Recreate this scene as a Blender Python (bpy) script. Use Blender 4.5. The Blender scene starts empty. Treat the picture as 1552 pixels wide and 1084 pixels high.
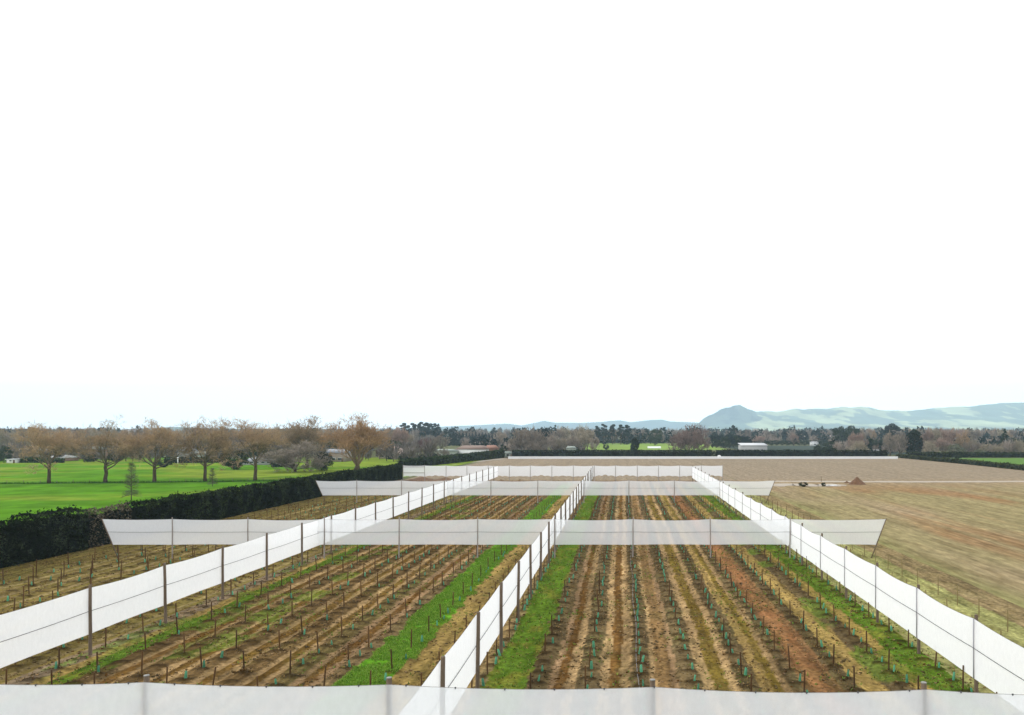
import bpy, math, random
import numpy as np

R = math.radians
rng = np.random.default_rng(11)
random.seed(11)
C = bpy.context.scene.collection

# ------------------------------------------------------------------ picture geometry
F, CX, HZ, CAMH = 1207.0, 944.0, 650.0, 17.0     # focal length and vanishing point of the rows in photo pixels

def wx(px, y):
    return (px - CX) * y / F

def wz(py, y):
    return CAMH + (HZ - py) * y / F

def lin(r, g, b):
    f = lambda c: (c / 255) / 12.92 if c / 255 <= 0.04045 else ((c / 255 + 0.055) / 1.055) ** 2.4
    return np.array([f(r), f(g), f(b)])

ILL = 1.75
def alb(r, g, b, k=1.0):
    return np.clip(lin(r, g, b) / ILL * k, 0.003, 0.85)
def sat(c, s_=1.35, k=.88):
    c = np.asarray(c, float); g = c.mean(-1, keepdims=True)
    return np.clip((g + (c - g) * s_) * k, .004, .9)

# ------------------------------------------------------------------ noise
def _hash(ix, iy, seed):
    h = (ix.astype(np.int64) * 374761393 + iy.astype(np.int64) * 668265263 + seed * 2147483647 + seed * 97) & 0xFFFFFFFF
    h = ((h ^ (h >> 13)) * 1274126177) & 0xFFFFFFFF
    h = h ^ (h >> 16)
    return (h & 0xFFFF) / 65535.0

def vnoise(x, y, seed=0):
    x = np.asarray(x, float); y = np.asarray(y, float)
    ix = np.floor(x); iy = np.floor(y)
    fx = x - ix; fy = y - iy
    fx = fx * fx * (3 - 2 * fx); fy = fy * fy * (3 - 2 * fy)
    a = _hash(ix, iy, seed); b = _hash(ix + 1, iy, seed)
    c = _hash(ix, iy + 1, seed); d = _hash(ix + 1, iy + 1, seed)
    return (a * (1 - fx) + b * fx) * (1 - fy) + (c * (1 - fx) + d * fx) * fy

def fbm(x, y, seed=0, octv=4):
    s = 0; a = 0.5; t = 0
    for k in range(octv):
        s = s + a * vnoise(x * 2 ** k, y * 2 ** k, seed + k * 17); t += a; a *= 0.5
    return s / t

def sst(a, b, x):
    t = np.clip((x - a) / (b - a), 0, 1)
    return t * t * (3 - 2 * t)

# ------------------------------------------------------------------ mesh building
class MB:
    """collects vertices and faces (quads stored as quads, triangles as triangles)"""
    def __init__(s):
        s.v = []; s.q = []; s.t = []; s.n = 0; s.c = []
    def add(s, verts, quads=None, tris=None, col=None):
        verts = np.asarray(verts, float).reshape(-1, 3)
        s.v.append(verts)
        if quads is not None and len(quads): s.q.append(np.asarray(quads, int).reshape(-1, 4) + s.n)
        if tris is not None and len(tris): s.t.append(np.asarray(tris, int).reshape(-1, 3) + s.n)
        if col is not None:
            col = np.asarray(col, float)
            if col.ndim == 1: col = np.tile(col, (len(verts), 1))
            s.c.append(col)
        s.n += len(verts)
    def box(s, x0, x1, y0, y1, z0, z1, col=None):
        v = [(x0,y0,z0),(x1,y0,z0),(x1,y1,z0),(x0,y1,z0),(x0,y0,z1),(x1,y0,z1),(x1,y1,z1),(x0,y1,z1)]
        s.add(v, [(0,3,2,1),(4,5,6,7),(0,1,5,4),(1,2,6,5),(2,3,7,6),(3,0,4,7)], col=col)
    def tube(s, pts, rad, n=8, cap=True, col=None):
        pts = np.asarray(pts, float); rad = np.broadcast_to(np.asarray(rad, float), (len(pts),))
        d = np.gradient(pts, axis=0)
        d /= np.linalg.norm(d, axis=1)[:, None] + 1e-9
        ref = np.where(np.abs(d[:, 2:3]) > 0.9, np.array([[1., 0, 0]]), np.array([[0, 0, 1.]]))
        a = np.cross(d, ref); a /= np.linalg.norm(a, axis=1)[:, None] + 1e-9
        b = np.cross(d, a)
        th = np.arange(n) / n * 2 * math.pi
        v = pts[:, None] + rad[:, None, None] * (np.cos(th)[None, :, None] * a[:, None] + np.sin(th)[None, :, None] * b[:, None])
        q = []
        for i in range(len(pts) - 1):
            for j in range(n):
                q.append((i*n+j, i*n+(j+1) % n, (i+1)*n+(j+1) % n, (i+1)*n+j))
        v = v.reshape(-1, 3); t = []
        if cap:
            k = len(v)
            v = np.vstack([v, pts[0], pts[-1]])
            for j in range(n):
                t.append((k, (j+1) % n, j)); t.append((k+1, (len(pts)-1)*n+j, (len(pts)-1)*n+(j+1) % n))
        s.add(v, q, t, col)
    def segs(s, p0, p1, r0, r1, n=3, col=None):
        """many straight tapered sticks at once"""
        p0 = np.asarray(p0, float); p1 = np.asarray(p1, float); m = len(p0)
        if m == 0: return
        r0 = np.broadcast_to(r0, (m,)); r1 = np.broadcast_to(r1, (m,))
        d = p1 - p0; d /= np.linalg.norm(d, axis=1)[:, None] + 1e-9
        ref = np.where(np.abs(d[:, 2:3]) > 0.9, np.array([[1., 0, 0]]), np.array([[0, 0, 1.]]))
        a = np.cross(d, ref); a /= np.linalg.norm(a, axis=1)[:, None] + 1e-9
        b = np.cross(d, a)
        th = np.arange(n) / n * 2 * math.pi
        ring = np.cos(th)[None, :, None] * a[:, None] + np.sin(th)[None, :, None] * b[:, None]
        v = np.concatenate([p0[:, None] + ring * r0[:, None, None], p1[:, None] + ring * r1[:, None, None]], 1)
        base = np.arange(m)[:, None, None] * 2 * n
        j = np.arange(n)
        q = np.stack([j, (j+1) % n, n + (j+1) % n, n + j], 1)[None] + base
        c = None
        if col is not None:
            col = np.asarray(col, float)
            c = np.repeat(col, 2 * n, axis=0) if col.ndim == 2 else col
        s.add(v.reshape(-1, 3), q.reshape(-1, 4), col=c)
    def leaves(s, p, size, col=None, flat=0.0, tri=False):
        """randomly turned leaf clumps: bent quads"""
        p = np.asarray(p, float); m = len(p)
        if m == 0: return
        size = np.broadcast_to(size, (m,))[:, None]
        a = rng.normal(size=(m, 3)); a[:, 2] *= (1 - flat)
        a /= np.linalg.norm(a, axis=1)[:, None]
        b = rng.normal(size=(m, 3)); b[:, 2] *= (1 - flat)
        b -= a * (a * b).sum(1)[:, None]; b /= np.linalg.norm(b, axis=1)[:, None]
        k = 0.6 + 0.5 * rng.random((m, 1))
        v = np.stack([p - a*size*.5, p + b*size*.5*k, p + a*size*.55, p - b*size*.5*k], 1)
        q = np.arange(m)[:, None] * 4 + np.arange(4)[None]
        c = None
        if col is not None:
            col = np.asarray(col, float)
            c = np.repeat(col, 4, axis=0) if col.ndim == 2 else col
        s.add(v.reshape(-1, 3), q, col=c)
    def mesh(s, name, m, smooth=False):
        me = bpy.data.meshes.new(name)
        v = np.vstack(s.v)
        q = np.vstack(s.q) if s.q else np.zeros((0, 4), int)
        t = np.vstack(s.t) if s.t else np.zeros((0, 3), int)
        me.vertices.add(len(v)); me.vertices.foreach_set('co', v.ravel())
        nl = q.size + t.size
        me.loops.add(nl); me.loops.foreach_set('vertex_index', np.concatenate([q.ravel(), t.ravel()]))
        me.polygons.add(len(q) + len(t))
        st = np.concatenate([np.arange(len(q)) * 4, q.size + np.arange(len(t)) * 3])
        me.polygons.foreach_set('loop_start', st)
        if smooth: me.polygons.foreach_set('use_smooth', np.ones(len(q) + len(t), bool))
        if s.c:
            ca = me.color_attributes.new('Col', 'FLOAT_COLOR', 'POINT')
            c = np.vstack(s.c); c4 = np.ones((len(v), 4)); c4[:, :3] = c
            ca.data.foreach_set('color', c4.ravel())
        me.update(calc_edges=True); me.validate()
        if m: me.materials.append(m)
        return me
    def build(s, name, m, parent=None, smooth=False, loc=None):
        return link(name, s.mesh(name, m, smooth), parent, loc)

def link(name, me, parent=None, loc=None):
    o = bpy.data.objects.new(name, me); C.objects.link(o)
    if parent: o.parent = parent
    if loc is not None: o.location = loc
    return o

def tag(o, label=None, cat=None, group=None, kind=None):
    if label: o['label'] = label
    if cat: o['category'] = cat
    if group: o['group'] = group
    if kind: o['kind'] = kind
    return o

def thing(name, label, cat, loc=(0, 0, 0), rz=0, group=None):
    o = bpy.data.objects.new(name, None); C.objects.link(o)
    o.location = loc; o.rotation_euler = (0, 0, rz); o.empty_display_size = 0.5
    return tag(o, label, cat, group)

# ------------------------------------------------------------------ materials
def mat(name, col=(0.2, 0.2, 0.2), rough=0.85, attr=False, var=0.25, scale=3.0, stretch=(1, 1, 1),
        bump=0.0, bscale=None, spec=0.2, objvar=0.0, transl=0.0):
    m = bpy.data.materials.new(name); m.use_nodes = True
    nt = m.node_tree; N = nt.nodes; Lk = nt.links
    p = N['Principled BSDF']; out = N['Material Output']
    p.inputs['Roughness'].default_value = rough
    p.inputs['Specular IOR Level'].default_value = spec
    tc = N.new('ShaderNodeTexCoord'); mp = N.new('ShaderNodeMapping'); mp.inputs['Scale'].default_value = stretch
    Lk.new(tc.outputs['Object'], mp.inputs['Vector'])
    nz = N.new('ShaderNodeTexNoise'); nz.inputs['Scale'].default_value = scale; nz.inputs['Detail'].default_value = 5
    nz.inputs['Roughness'].default_value = 0.65
    Lk.new(mp.outputs['Vector'], nz.inputs['Vector'])
    mr = N.new('ShaderNodeMapRange'); mr.inputs['From Min'].default_value = 0.25; mr.inputs['From Max'].default_value = 0.75
    mr.inputs['To Min'].default_value = 1 - var; mr.inputs['To Max'].default_value = 1 + var
    Lk.new(nz.outputs['Fac'], mr.inputs['Value'])
    fac = mr.outputs['Result']
    if objvar:
        oi = N.new('ShaderNodeObjectInfo'); m2 = N.new('ShaderNodeMapRange')
        m2.inputs['To Min'].default_value = 1 - objvar; m2.inputs['To Max'].default_value = 1 + objvar
        Lk.new(oi.outputs['Random'], m2.inputs['Value'])
        mm = N.new('ShaderNodeMath'); mm.operation = 'MULTIPLY'
        Lk.new(fac, mm.inputs[0]); Lk.new(m2.outputs['Result'], mm.inputs[1]); fac = mm.outputs[0]
    vm = N.new('ShaderNodeVectorMath'); vm.operation = 'SCALE'
    if attr:
        at = N.new('ShaderNodeAttribute'); at.attribute_name = 'Col'
        Lk.new(at.outputs['Color'], vm.inputs[0])
    else:
        vm.inputs[0].default_value = tuple(col[:3])
    Lk.new(fac, vm.inputs['Scale'])
    Lk.new(vm.outputs['Vector'], p.inputs['Base Color'])
    if bump:
        nb = N.new('ShaderNodeTexNoise'); nb.inputs['Scale'].default_value = bscale or scale * 2; nb.inputs['Detail'].default_value = 6
        Lk.new(mp.outputs['Vector'], nb.inputs['Vector'])
        bp = N.new('ShaderNodeBump'); bp.inputs['Strength'].default_value = bump; bp.inputs['Distance'].default_value = 0.1
        Lk.new(nb.outputs['Fac'], bp.inputs['Height']); Lk.new(bp.outputs['Normal'], p.inputs['Normal'])
    if transl:
        tr = N.new('ShaderNodeBsdfTranslucent'); mx = N.new('ShaderNodeMixShader'); mx.inputs[0].default_value = transl
        Lk.new(vm.outputs['Vector'], tr.inputs['Color'])
        Lk.new(p.outputs[0], mx.inputs[1]); Lk.new(tr.outputs[0], mx.inputs[2]); Lk.new(mx.outputs[0], out.inputs['Surface'])
    return m

def net_material(name, tmax, col=(0.9, 0.9, 0.91)):
    """woven shade cloth: part of it is open mesh, and the threads close up when seen along the cloth"""
    m = bpy.data.materials.new(name); m.use_nodes = True
    nt = m.node_tree; N = nt.nodes; Lk = nt.links
    N.remove(N['Principled BSDF']); out = N['Material Output']
    tc = N.new('ShaderNodeTexCoord')
    nz = N.new('ShaderNodeTexNoise'); nz.inputs['Scale'].default_value = 2.2; nz.inputs['Detail'].default_value = 6
    nz.inputs['Roughness'].default_value = 0.7
    mp = N.new('ShaderNodeMapping'); mp.inputs['Scale'].default_value = (1, 1, 0.6)
    Lk.new(tc.outputs['Object'], mp.inputs['Vector']); Lk.new(mp.outputs['Vector'], nz.inputs['Vector'])
    mr = N.new('ShaderNodeMapRange'); mr.inputs['From Min'].default_value = 0.3; mr.inputs['From Max'].default_value = 0.7
    mr.inputs['To Min'].default_value = 0.93; mr.inputs['To Max'].default_value = 1.04; nz.inputs['Scale'].default_value = 3.5; nz.inputs['Detail'].default_value = 9; nz.inputs['Roughness'].default_value = 0.8
    Lk.new(nz.outputs['Fac'], mr.inputs['Value'])
    vm = N.new('ShaderNodeVectorMath'); vm.operation = 'SCALE'; vm.inputs[0].default_value = col
    Lk.new(mr.outputs['Result'], vm.inputs['Scale'])
    df = N.new('ShaderNodeBsdfDiffuse'); tl = N.new('ShaderNodeBsdfTranslucent')
    Lk.new(vm.outputs['Vector'], df.inputs['Color']); Lk.new(vm.outputs['Vector'], tl.inputs['Color'])
    m1 = N.new('ShaderNodeMixShader'); m1.inputs[0].default_value = 0.45
    Lk.new(df.outputs[0], m1.inputs[1]); Lk.new(tl.outputs[0], m1.inputs[2])
    lw = N.new('ShaderNodeLayerWeight'); lw.inputs['Blend'].default_value = 0.5
    s1 = N.new('ShaderNodeMath'); s1.operation = 'SUBTRACT'; s1.inputs[0].default_value = 1.0
    Lk.new(lw.outputs['Facing'], s1.inputs[1])
    pw = N.new('ShaderNodeMath'); pw.operation = 'POWER'; pw.inputs[1].default_value = 1.5
    Lk.new(s1.outputs[0], pw.inputs[0])
    ml = N.new('ShaderNodeMath'); ml.operation = 'MULTIPLY'; ml.inputs[1].default_value = tmax
    Lk.new(pw.outputs[0], ml.inputs[0])
    tp = N.new('ShaderNodeBsdfTransparent')
    m2 = N.new('ShaderNodeMixShader')
    Lk.new(ml.outputs[0], m2.inputs[0]); Lk.new(m1.outputs[0], m2.inputs[1]); Lk.new(tp.outputs[0], m2.inputs[2])
    Lk.new(m2.outputs[0], out.inputs['Surface'])
    return m

M = {}
M['ground'] = mat('valley_ground', alb(120, 122, 88), var=0.3, scale=0.02, bump=0.3, bscale=0.5, spec=0.0)
M['orchard'] = mat('orchard_soil', attr=True, var=0.6, scale=3.6, stretch=(.8, 0.75, 1), bump=0.9, bscale=4.0, spec=0.0)
M['field'] = mat('ploughed_soil', attr=True, var=0.4, scale=1.3, stretch=(1, 0.22, 1), bump=0.8, bscale=2.5, spec=0.0)
M['pasture'] = mat('pasture_turf', attr=True, var=0.16, scale=0.8, bump=0.3, bscale=3, spec=0.0)
M['track'] = mat('pale_gravel', alb(205, 192, 175), var=0.14, scale=0.6, bump=0.3, spec=0.0)
M['hills'] = mat('hill_pasture', attr=True, var=0.15, scale=0.004, rough=0.95, spec=0.0)
M['net'] = net_material('white_shade_cloth', 0.38, (.93, .93, .935))
M['netfront'] = net_material('white_shade_cloth_thick', 0.30, (.93, .93, .94))
M['netfar'] = net_material('white_shade_cloth_plain', 0.24, (.93, .93, .93))
M['post'] = mat('weathered_post_timber', alb(128, 110, 92), var=0.35, scale=2.0, stretch=(3, 3, .4), bump=0.4)
M['batten'] = mat('grey_batten', (.30, .30, .32), var=.15)
M['greypost'] = mat('grey_weathered_post', alb(178, 168, 160), var=0.25, scale=2.0, stretch=(3, 3, .4))
M['cap'] = mat('pale_post_cap', (0.22, 0.21, 0.19), rough=0.5)
M['wire'] = mat('dark_support_wire', (0.05, 0.05, 0.055), rough=0.5, var=0.1)
M['stake'] = mat('stake_timber', alb(100, 72, 40), var=0.3, scale=2.0, objvar=0.35)
M['palestake'] = mat('pale_stake_timber', alb(150, 132, 84), var=.2)
M['guard'] = mat('teal_plastic', (0.085, 0.30, 0.165), rough=0.5, var=0.12, objvar=0.3, transl=0.35)
M['cane'] = mat('seedling_stem', alb(95, 80, 50), var=0.2)
M['leafvc'] = mat('leaf_clumps', attr=True, var=0.2, scale=1.0, rough=1.0, spec=0.0, transl=0.15)
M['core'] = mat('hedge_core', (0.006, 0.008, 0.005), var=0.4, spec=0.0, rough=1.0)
M['twig'] = mat('bare_twigs', attr=True, var=0.22, scale=0.5, objvar=0.18, spec=0.1)
M['bark'] = mat('tree_bark', alb(88, 72, 48), var=0.4, scale=1.5, stretch=(2, 2, .5), bump=0.5, objvar=0.15)
M['soilheap'] = mat('heaped_soil', alb(125, 92, 66), var=0.35, scale=1.6, bump=0.8, bscale=3)
M['white_paint'] = mat('white_paint', (0.72, 0.72, 0.7), var=0.08, rough=0.6)
M['glass'] = mat('dark_glass', (0.02, 0.025, 0.03), rough=0.08, spec=0.5, var=0.05)
M['fencewood'] = mat('fence_timber', alb(120, 110, 92), var=0.3)

# ------------------------------------------------------------------ ground sheets
def grid(xs, ys, zfun, cfun, name, m, smooth=True):
    X, Y = np.meshgrid(xs, ys)
    Z = zfun(X, Y); c = cfun(X, Y)
    nx, ny = len(xs), len(ys)
    i = np.arange(ny - 1)[:, None] * nx + np.arange(nx - 1)[None]
    q = np.stack([i, i + 1, i + nx + 1, i + nx], -1).reshape(-1, 4)
    b = MB(); b.add(np.stack([X, Y, Z], -1).reshape(-1, 3), q, col=c.reshape(-1, 3))
    return b.build(name, m, smooth=smooth)

b = MB()
gx = np.linspace(-12500, 12500, 41); gy = np.concatenate([np.linspace(-300, 11400, 36)])
Xg, Yg = np.meshgrid(gx, gy)
i = np.arange(len(gy) - 1)[:, None] * len(gx) + np.arange(len(gx) - 1)[None]
b.add(np.stack([Xg, Yg, np.zeros_like(Xg)], -1).reshape(-1, 3), np.stack([i, i+1, i+len(gx)+1, i+len(gx)], -1).reshape(-1, 4))
tag(b.build('ground', M['ground']), kind='structure')

# rows of the orchard
LEFT_X, MID_X, RIGHT_X = -39.7, -9.3, 22.0
R_SP = (RIGHT_X - MID_X) / 9; L_SP = (MID_X - LEFT_X) / 9
right_rows = [MID_X + R_SP * k for k in range(10)]
left_rows = [MID_X - L_SP * k for k in range(1, 10)]
outer_rows = [LEFT_X - 3.4 * k for k in range(1, 9)]
east_rows = [25.3, 28.5, 31.7]
all_rows = np.array(sorted(right_rows + left_rows + outer_rows + east_rows))
PL = 2.45                                              # plant spacing along a row

MULCH = alb(108, 92, 64); TAN = alb(172, 142, 100); PINK = alb(158, 128, 94); SOIL = alb(116, 84, 46)
RED = alb(150, 106, 70); OLIVE = alb(138, 122, 56); GREEN = alb(98, 126, 42); LUSH = alb(100, 152, 42); STRAW = alb(168, 140, 86)
DARK = alb(64, 50, 30); TAUPE = alb(150, 130, 108)

# bands between x0 and x1 in metres across the block: (x0, x1, colour, share of grass)
bands = [
 (-9.6,-9.1,OLIVE*.5+TAUPE*.5,.2),(-9.1,-6.25,GREEN,.9),(-6.25,-4.85,MULCH,.1),(-4.85,-4.35,PINK,0),(-4.35,-3.7,SOIL,0),(-3.7,-3.05,TAN,0),
 (-3.05,-1.5,MULCH,.06),(-1.5,-.85,TAN,0),(-.85,-.1,SOIL,.08),(-.1,.65,TAN,0),(.65,1.95,MULCH,0),(1.95,2.3,TAN,0),(2.3,3.4,SOIL*.6+TAN*.4,0),
 (3.4,3.8,PINK,0),(3.8,5.25,MULCH,0),(5.25,6.0,TAN,.1),(6.0,7.1,OLIVE*.5+SOIL*.5,.05),(7.1,7.75,TAN,0),(7.75,9.15,MULCH*.85,0),(9.15,9.9,STRAW,.1),
 (9.9,10.6,OLIVE*.6+SOIL*.4,.1),(10.6,11.1,TAN,0),(11.1,11.9,MULCH,0),(11.9,12.3,MULCH*.4+RED*.6,0),(12.3,13.9,RED,0),(13.9,14.4,RED*.6+MULCH*.4,0),(14.4,15.5,MULCH*.9,.15),(15.5,17.4,STRAW*.8+OLIVE*.2,.1),
 (17.4,18.9,MULCH*.85,.15),(18.9,20.2,STRAW*.5+OLIVE*.5,.35),(20.2,22.6,GREEN*.85,.7),
 (22.6,34.0,GREEN*.12+alb(164,158,104)*.88,.35),(34.0,40.0,OLIVE*.4+TAUPE*.6,.2),
 (-15.6,-13.2,STRAW*.8+OLIVE*.2,.15),(-13.2,-11.5,OLIVE*.5+MULCH*.5,.15),(-11.5,-9.6,STRAW*.7+TAUPE*.3,.1),(-18.7,-15.6,LUSH,1.0),
 (-20.0,-18.7,MULCH*.8+TAN*.2,.05),(-20.7,-20.0,PINK,0),(-21.4,-20.7,SOIL*.85,0),(-22.0,-21.4,PINK,0),(-23.4,-22.0,MULCH*.8+OLIVE*.2,0),
 (-38.3,-36.7,GREEN*.8,.75),(-39.2,-38.3,STRAW*.7+OLIVE*.3,.1),(-41.2,-39.2,TAUPE*.6+MULCH*.4,.05)]
BX = np.arange(-80, 42, 0.05)
BC = np.zeros((len(BX), 3)); BG = np.zeros(len(BX))
for n_, x in enumerate(BX):
    near = all_rows[np.argmin(np.abs(all_rows - x))]; dd = abs(x - near)
    olv = vnoise(near * 1.7, 0.5, 5)
    base = MULCH * .6 + SOIL * .4
    if x < -41: base = OLIVE * .45 + MULCH * .55
    if dd > .75: base = TAN * .72 + PINK * .2 + OLIVE * .08 if x > -41 else OLIVE * .55 + TAUPE * .45
    if dd > 1.3: base = SOIL * (.7 + .3 * olv) + OLIVE * .3 * (1 - olv) if x > -41 else OLIVE * .5 + MULCH * .5
    BC[n_] = base; BG[n_] = .1
    for x0, x1, c, g in bands:
        if x0 <= x < x1: BC[n_] = c; BG[n_] = g

def plant_dist(X, Y):
    """distance to the nearest plant, seen as a flattened round bed across the row"""
    k = np.clip(np.searchsorted(all_rows, X), 1, len(all_rows) - 1)
    a = all_rows[k - 1]; c_ = all_rows[k]
    r = np.where(np.abs(X - a) < np.abs(X - c_), a, c_)
    off = np.mod(r * 7.31, 1.0) * PL
    j = np.round((Y - off) / PL)
    py = off + j * PL + (_hash(np.round(r * 10), j, 3) - .5) * .6
    return np.sqrt(((X - r) / .78) ** 2 + ((Y - py) / .52) ** 2), np.abs(X - r)

def orchard_col(X, Y):
    wob = (fbm(X * .0 + 3.1, Y * .12, 21, 3) - .5) * .5 + (fbm(X * 1.3, Y * .9, 22, 3) - .5) * .5
    xs = X + wob
    k = np.clip(((xs + 80) / .05).astype(int), 0, len(BX) - 1)
    c = BC[k].copy()
    g = BG[k]
    n1 = (.55 * fbm(X * .9, Y * .35, 31, 4) + .45 * (vnoise(X * 4.5, Y * 2.2, 39) * .6 + .4 * fbm(X * 2.2, Y * .8, 37, 2)))[..., None]; n1 = np.clip(.5 + (n1 - .5) * 1.5, 0, 1); n2 = fbm(X * .18, Y * .03, 33, 3)[..., None]
    patch = sst(.46, .66, fbm(X * 1.1, Y * .6, 35, 4))[..., None]
    c = c * (1 - .35 * patch * (1 - g[..., None])) + (.35 * patch * (1 - g[..., None])) * (MULCH * .8 + SOIL * .2)
    ln_ = (.5 * vnoise(X * 4.2 + wob, Y * .035, 36) + .5 * vnoise(X * 2.1 + wob, Y * .05, 37))[..., None]
    c = c * (1 + (ln_ - .5) * (.95 - .6 * g[..., None]))
    gp = (sst(.5, .62, fbm(X * .5, Y * .22, 41, 4)) * (.06 + .55 * ((X > 17) & (X < 22.6) | (X < -30) & (X > -41) | (X < -7) & (X > -9.3))))[..., None]
    c = c * (1 - gp) + gp * GREEN * .9
    st = (sst(.55, .7, fbm(X * .8, Y * .4, 44, 4)) * g * .5)[..., None]
    c = c * (1 - st) + st * OLIVE * 1.05
    d, dx = plant_dist(X, Y)
    bed = ((1 - sst(.55, 1.15, d + (fbm(X * 3, Y * 3, 51, 3) - .5) * .6)) * (.76 - .34 * (g > .8)) * (X < 23))[..., None]
    c = c * (1 - bed) + bed * (DARK * (.6 + .55 * fbm(X * 2.2, Y * 2.2, 52, 2)[..., None]))  # dark mulch round each plant, with its shadow painted into the colour
    c *= (.45 + 1.1 * n1) * (.8 + .4 * n2)
    far = sst(238, 252, Y + 8 * (fbm(X * .1, Y * .1, 61) - .5))[..., None]
    c = c * (1 - far) + far * TAUPE * (.85 + .3 * n1)
    return sat(c, 1.02, 1.08)

def orchard_z(X, Y):
    d, dx = plant_dist(X, Y)
    z = .05 + .10 * (1 - sst(.2, 1.2, dx)) + .10 * (1 - sst(.3, 1.1, d)) + .07 * (fbm(X * 1.6, Y * 1.1, 71, 4) - .3)
    tr = np.abs(dx - 1.05)
    z -= .05 * (1 - sst(.1, .35, tr))
    return np.maximum(z, .012)

ys = [29.0]
while ys[-1] < 262: ys.append(ys[-1] + max(.2, ys[-1] * .0042))
o = grid(np.arange(-76.2, 38.0, .16), np.array(ys), orchard_z, orchard_col, 'orchard_soil', M['orchard'])
tag(o, kind='structure')

def field_col(X, Y):
    l1 = fbm(X * .55, Y * .012, 81, 4); l2 = fbm(X * 1.8 + Y * .02, Y * .03, 82, 3)
    g = sst(.42, .68, fbm(X * .035 + 2, Y * .012, 83, 4)); r = sst(.56, .74, fbm(X * .09, Y * .008 + 4, 84, 4))
    near = 1 - sst(200, 262, Y)
    base = alb(174, 151, 120); gr = alb(162, 154, 102); rd = alb(166, 124, 86)
    far = alb(164, 148, 126)
    c = base[None, None] * np.ones(X.shape + (1,))
    gg = (g * .52 * near + .06)[..., None]; c = c * (1 - gg) + gr * gg
    rr = (r * .85 * near)[..., None]; c = c * (1 - rr) + rd * rr
    verge = ((1 - sst(36, 43, X + 3 * (fbm(X * .1, Y * .1, 85) - .5))) * .75 * (1 - sst(215, 245, Y)))[..., None]
    c = c * (1 - verge) + verge * alb(156, 156, 96)
    ff = sst(250, 275, Y)[..., None] * .8
    c = c * (1 - ff) + far * ff
    dk = (sst(.56, .66, fbm(X * 1.1 + Y * .05, Y * .07, 87, 3)) * (.08 + .26 * near))[..., None]
    c = c * (1 - dk) + dk * alb(112, 92, 62)
    fq = sst(246, 268, Y); l1 = .5 + (l1 - .5) * .5; l2 = .5 + (l2 - .5) * .38; l1 = .5 + (l1 - .5) * (1 - .8 * fq); l2 = .5 + (l2 - .5) * (1 - .75 * fq)
    l3 = .6 * fbm(X * .9, Y * .4, 89, 3) + .4 * vnoise(X * 2.6, Y * .02, 90)
    return c * (.55 + .9 * l1)[..., None] * (.62 + .76 * l2)[..., None] * (.72 + .56 * l3)[..., None]
def field_z(X, Y):
    return .008 + .05 * fbm(X * .9, Y * .1, 88, 3) * (1 - sst(240, 330, Y))
o = grid(np.arange(37.6, 172, .34), np.concatenate([np.arange(30, 270, .9), np.arange(270, 468, 4)]), field_z, field_col, 'ploughed_field', M['field'])
tag(o, kind='structure')
o = grid(np.arange(-73, 37.8, .8), np.arange(261.5, 468, 2.5), lambda X, Y: X * 0 + .006 , field_col, 'bare_field', M['field'])
tag(o, kind='structure')

def pasture_col(X, Y):
    n = fbm(X * .03, Y * .05, 91, 4); m_ = fbm(X * .25, Y * .25, 92, 3)
    a = alb(104, 158, 38, .90); c2 = alb(146, 166, 60, .92)
    w = sst(.45, .75, n + .25 * sst(225, 330, Y) + .15 * sst(-200, -110, X) - .12)[..., None]
    c = a * (1 - w) + c2 * w
    rough = (1 - sst(1.2, 2.6, np.abs(Y - fence_y(X) - .5) + 1.2 * (m_ - .5)))[..., None]
    c = c * (1 - .75 * rough) + .75 * rough * alb(44, 84, 20)
    m3 = sst(.56, .68, fbm(X * .11, Y * .13, 94, 4))[..., None] * .4; c = c * (1 - m3) + m3 * alb(84, 122, 40)
    return c * (.62 + .76 * m_)[..., None] * (.85 + .3 * fbm(X * .07, Y * .06, 95, 3))[..., None]
def fence_y(X):
    return 247 + (X + 178) * .16
o = grid(np.arange(-520, -75.5, 2.0), np.arange(40, 470, 1.4), lambda X, Y: .02 + .10 * fbm(X * .2, Y * .2, 93, 3), pasture_col, 'pasture', M['pasture'])
tag(o, kind='structure')
# meadows farther off
def meadow(name, x0, x1, y0, y1, c, seed):
    cc = alb(*c)
    o = grid(np.linspace(x0, x1, 40), np.linspace(y0, y1, 20), lambda X, Y: X * 0 + .02,
             lambda X, Y: cc * (.8 + .4 * fbm(X * .03, Y * .03, seed, 3))[..., None], name, M['pasture'])
    tag(o, kind='structure')
meadow('meadow', wx(880, 800), wx(1075, 800), 640, 930, (150, 176, 88), 101)
meadow('meadow', 166.5, 420, 318, 462, (108, 142, 70), 102)
meadow('grey_field', wx(1120, 640), wx(1330, 640), 520, 800, (82, 92, 84), 103)

def strip(name, pts, w, m, z=.03, seed=0):
    pts = np.asarray(pts, float); b = MB()
    d = np.gradient(pts, axis=0); d /= np.linalg.norm(d, axis=1)[:, None]; n = np.stack([-d[:, 1], d[:, 0]], 1)
    k = len(pts); ww = w * (.8 + .4 * rng.random(k))[:, None]
    a = pts + n * ww / 2; c = pts - n * ww / 2
    v = np.concatenate([np.c_[a, np.full(k, z)], np.c_[c, np.full(k, z)]])
    b.add(v, [(j, j+1, k+j+1, k+j) for j in range(k - 1)])
    return tag(b.build(name, m), kind='structure')
strip('gravel_track', [(x, 256 + 1.2 * math.sin(x * .05)) for x in np.linspace(46, 168, 50)], 6.0, M['track'], .07)
strip('gravel_yard', [(x, 240 + 2.5 * math.sin(x * .4)) for x in np.linspace(44, 66, 24)], 9.0, M['track'], .075)
strip('farm_track', [(-88 + (y - 350) * .2, y) for y in np.linspace(270, 452, 30)], 4.5, M['track'], .05)

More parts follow.
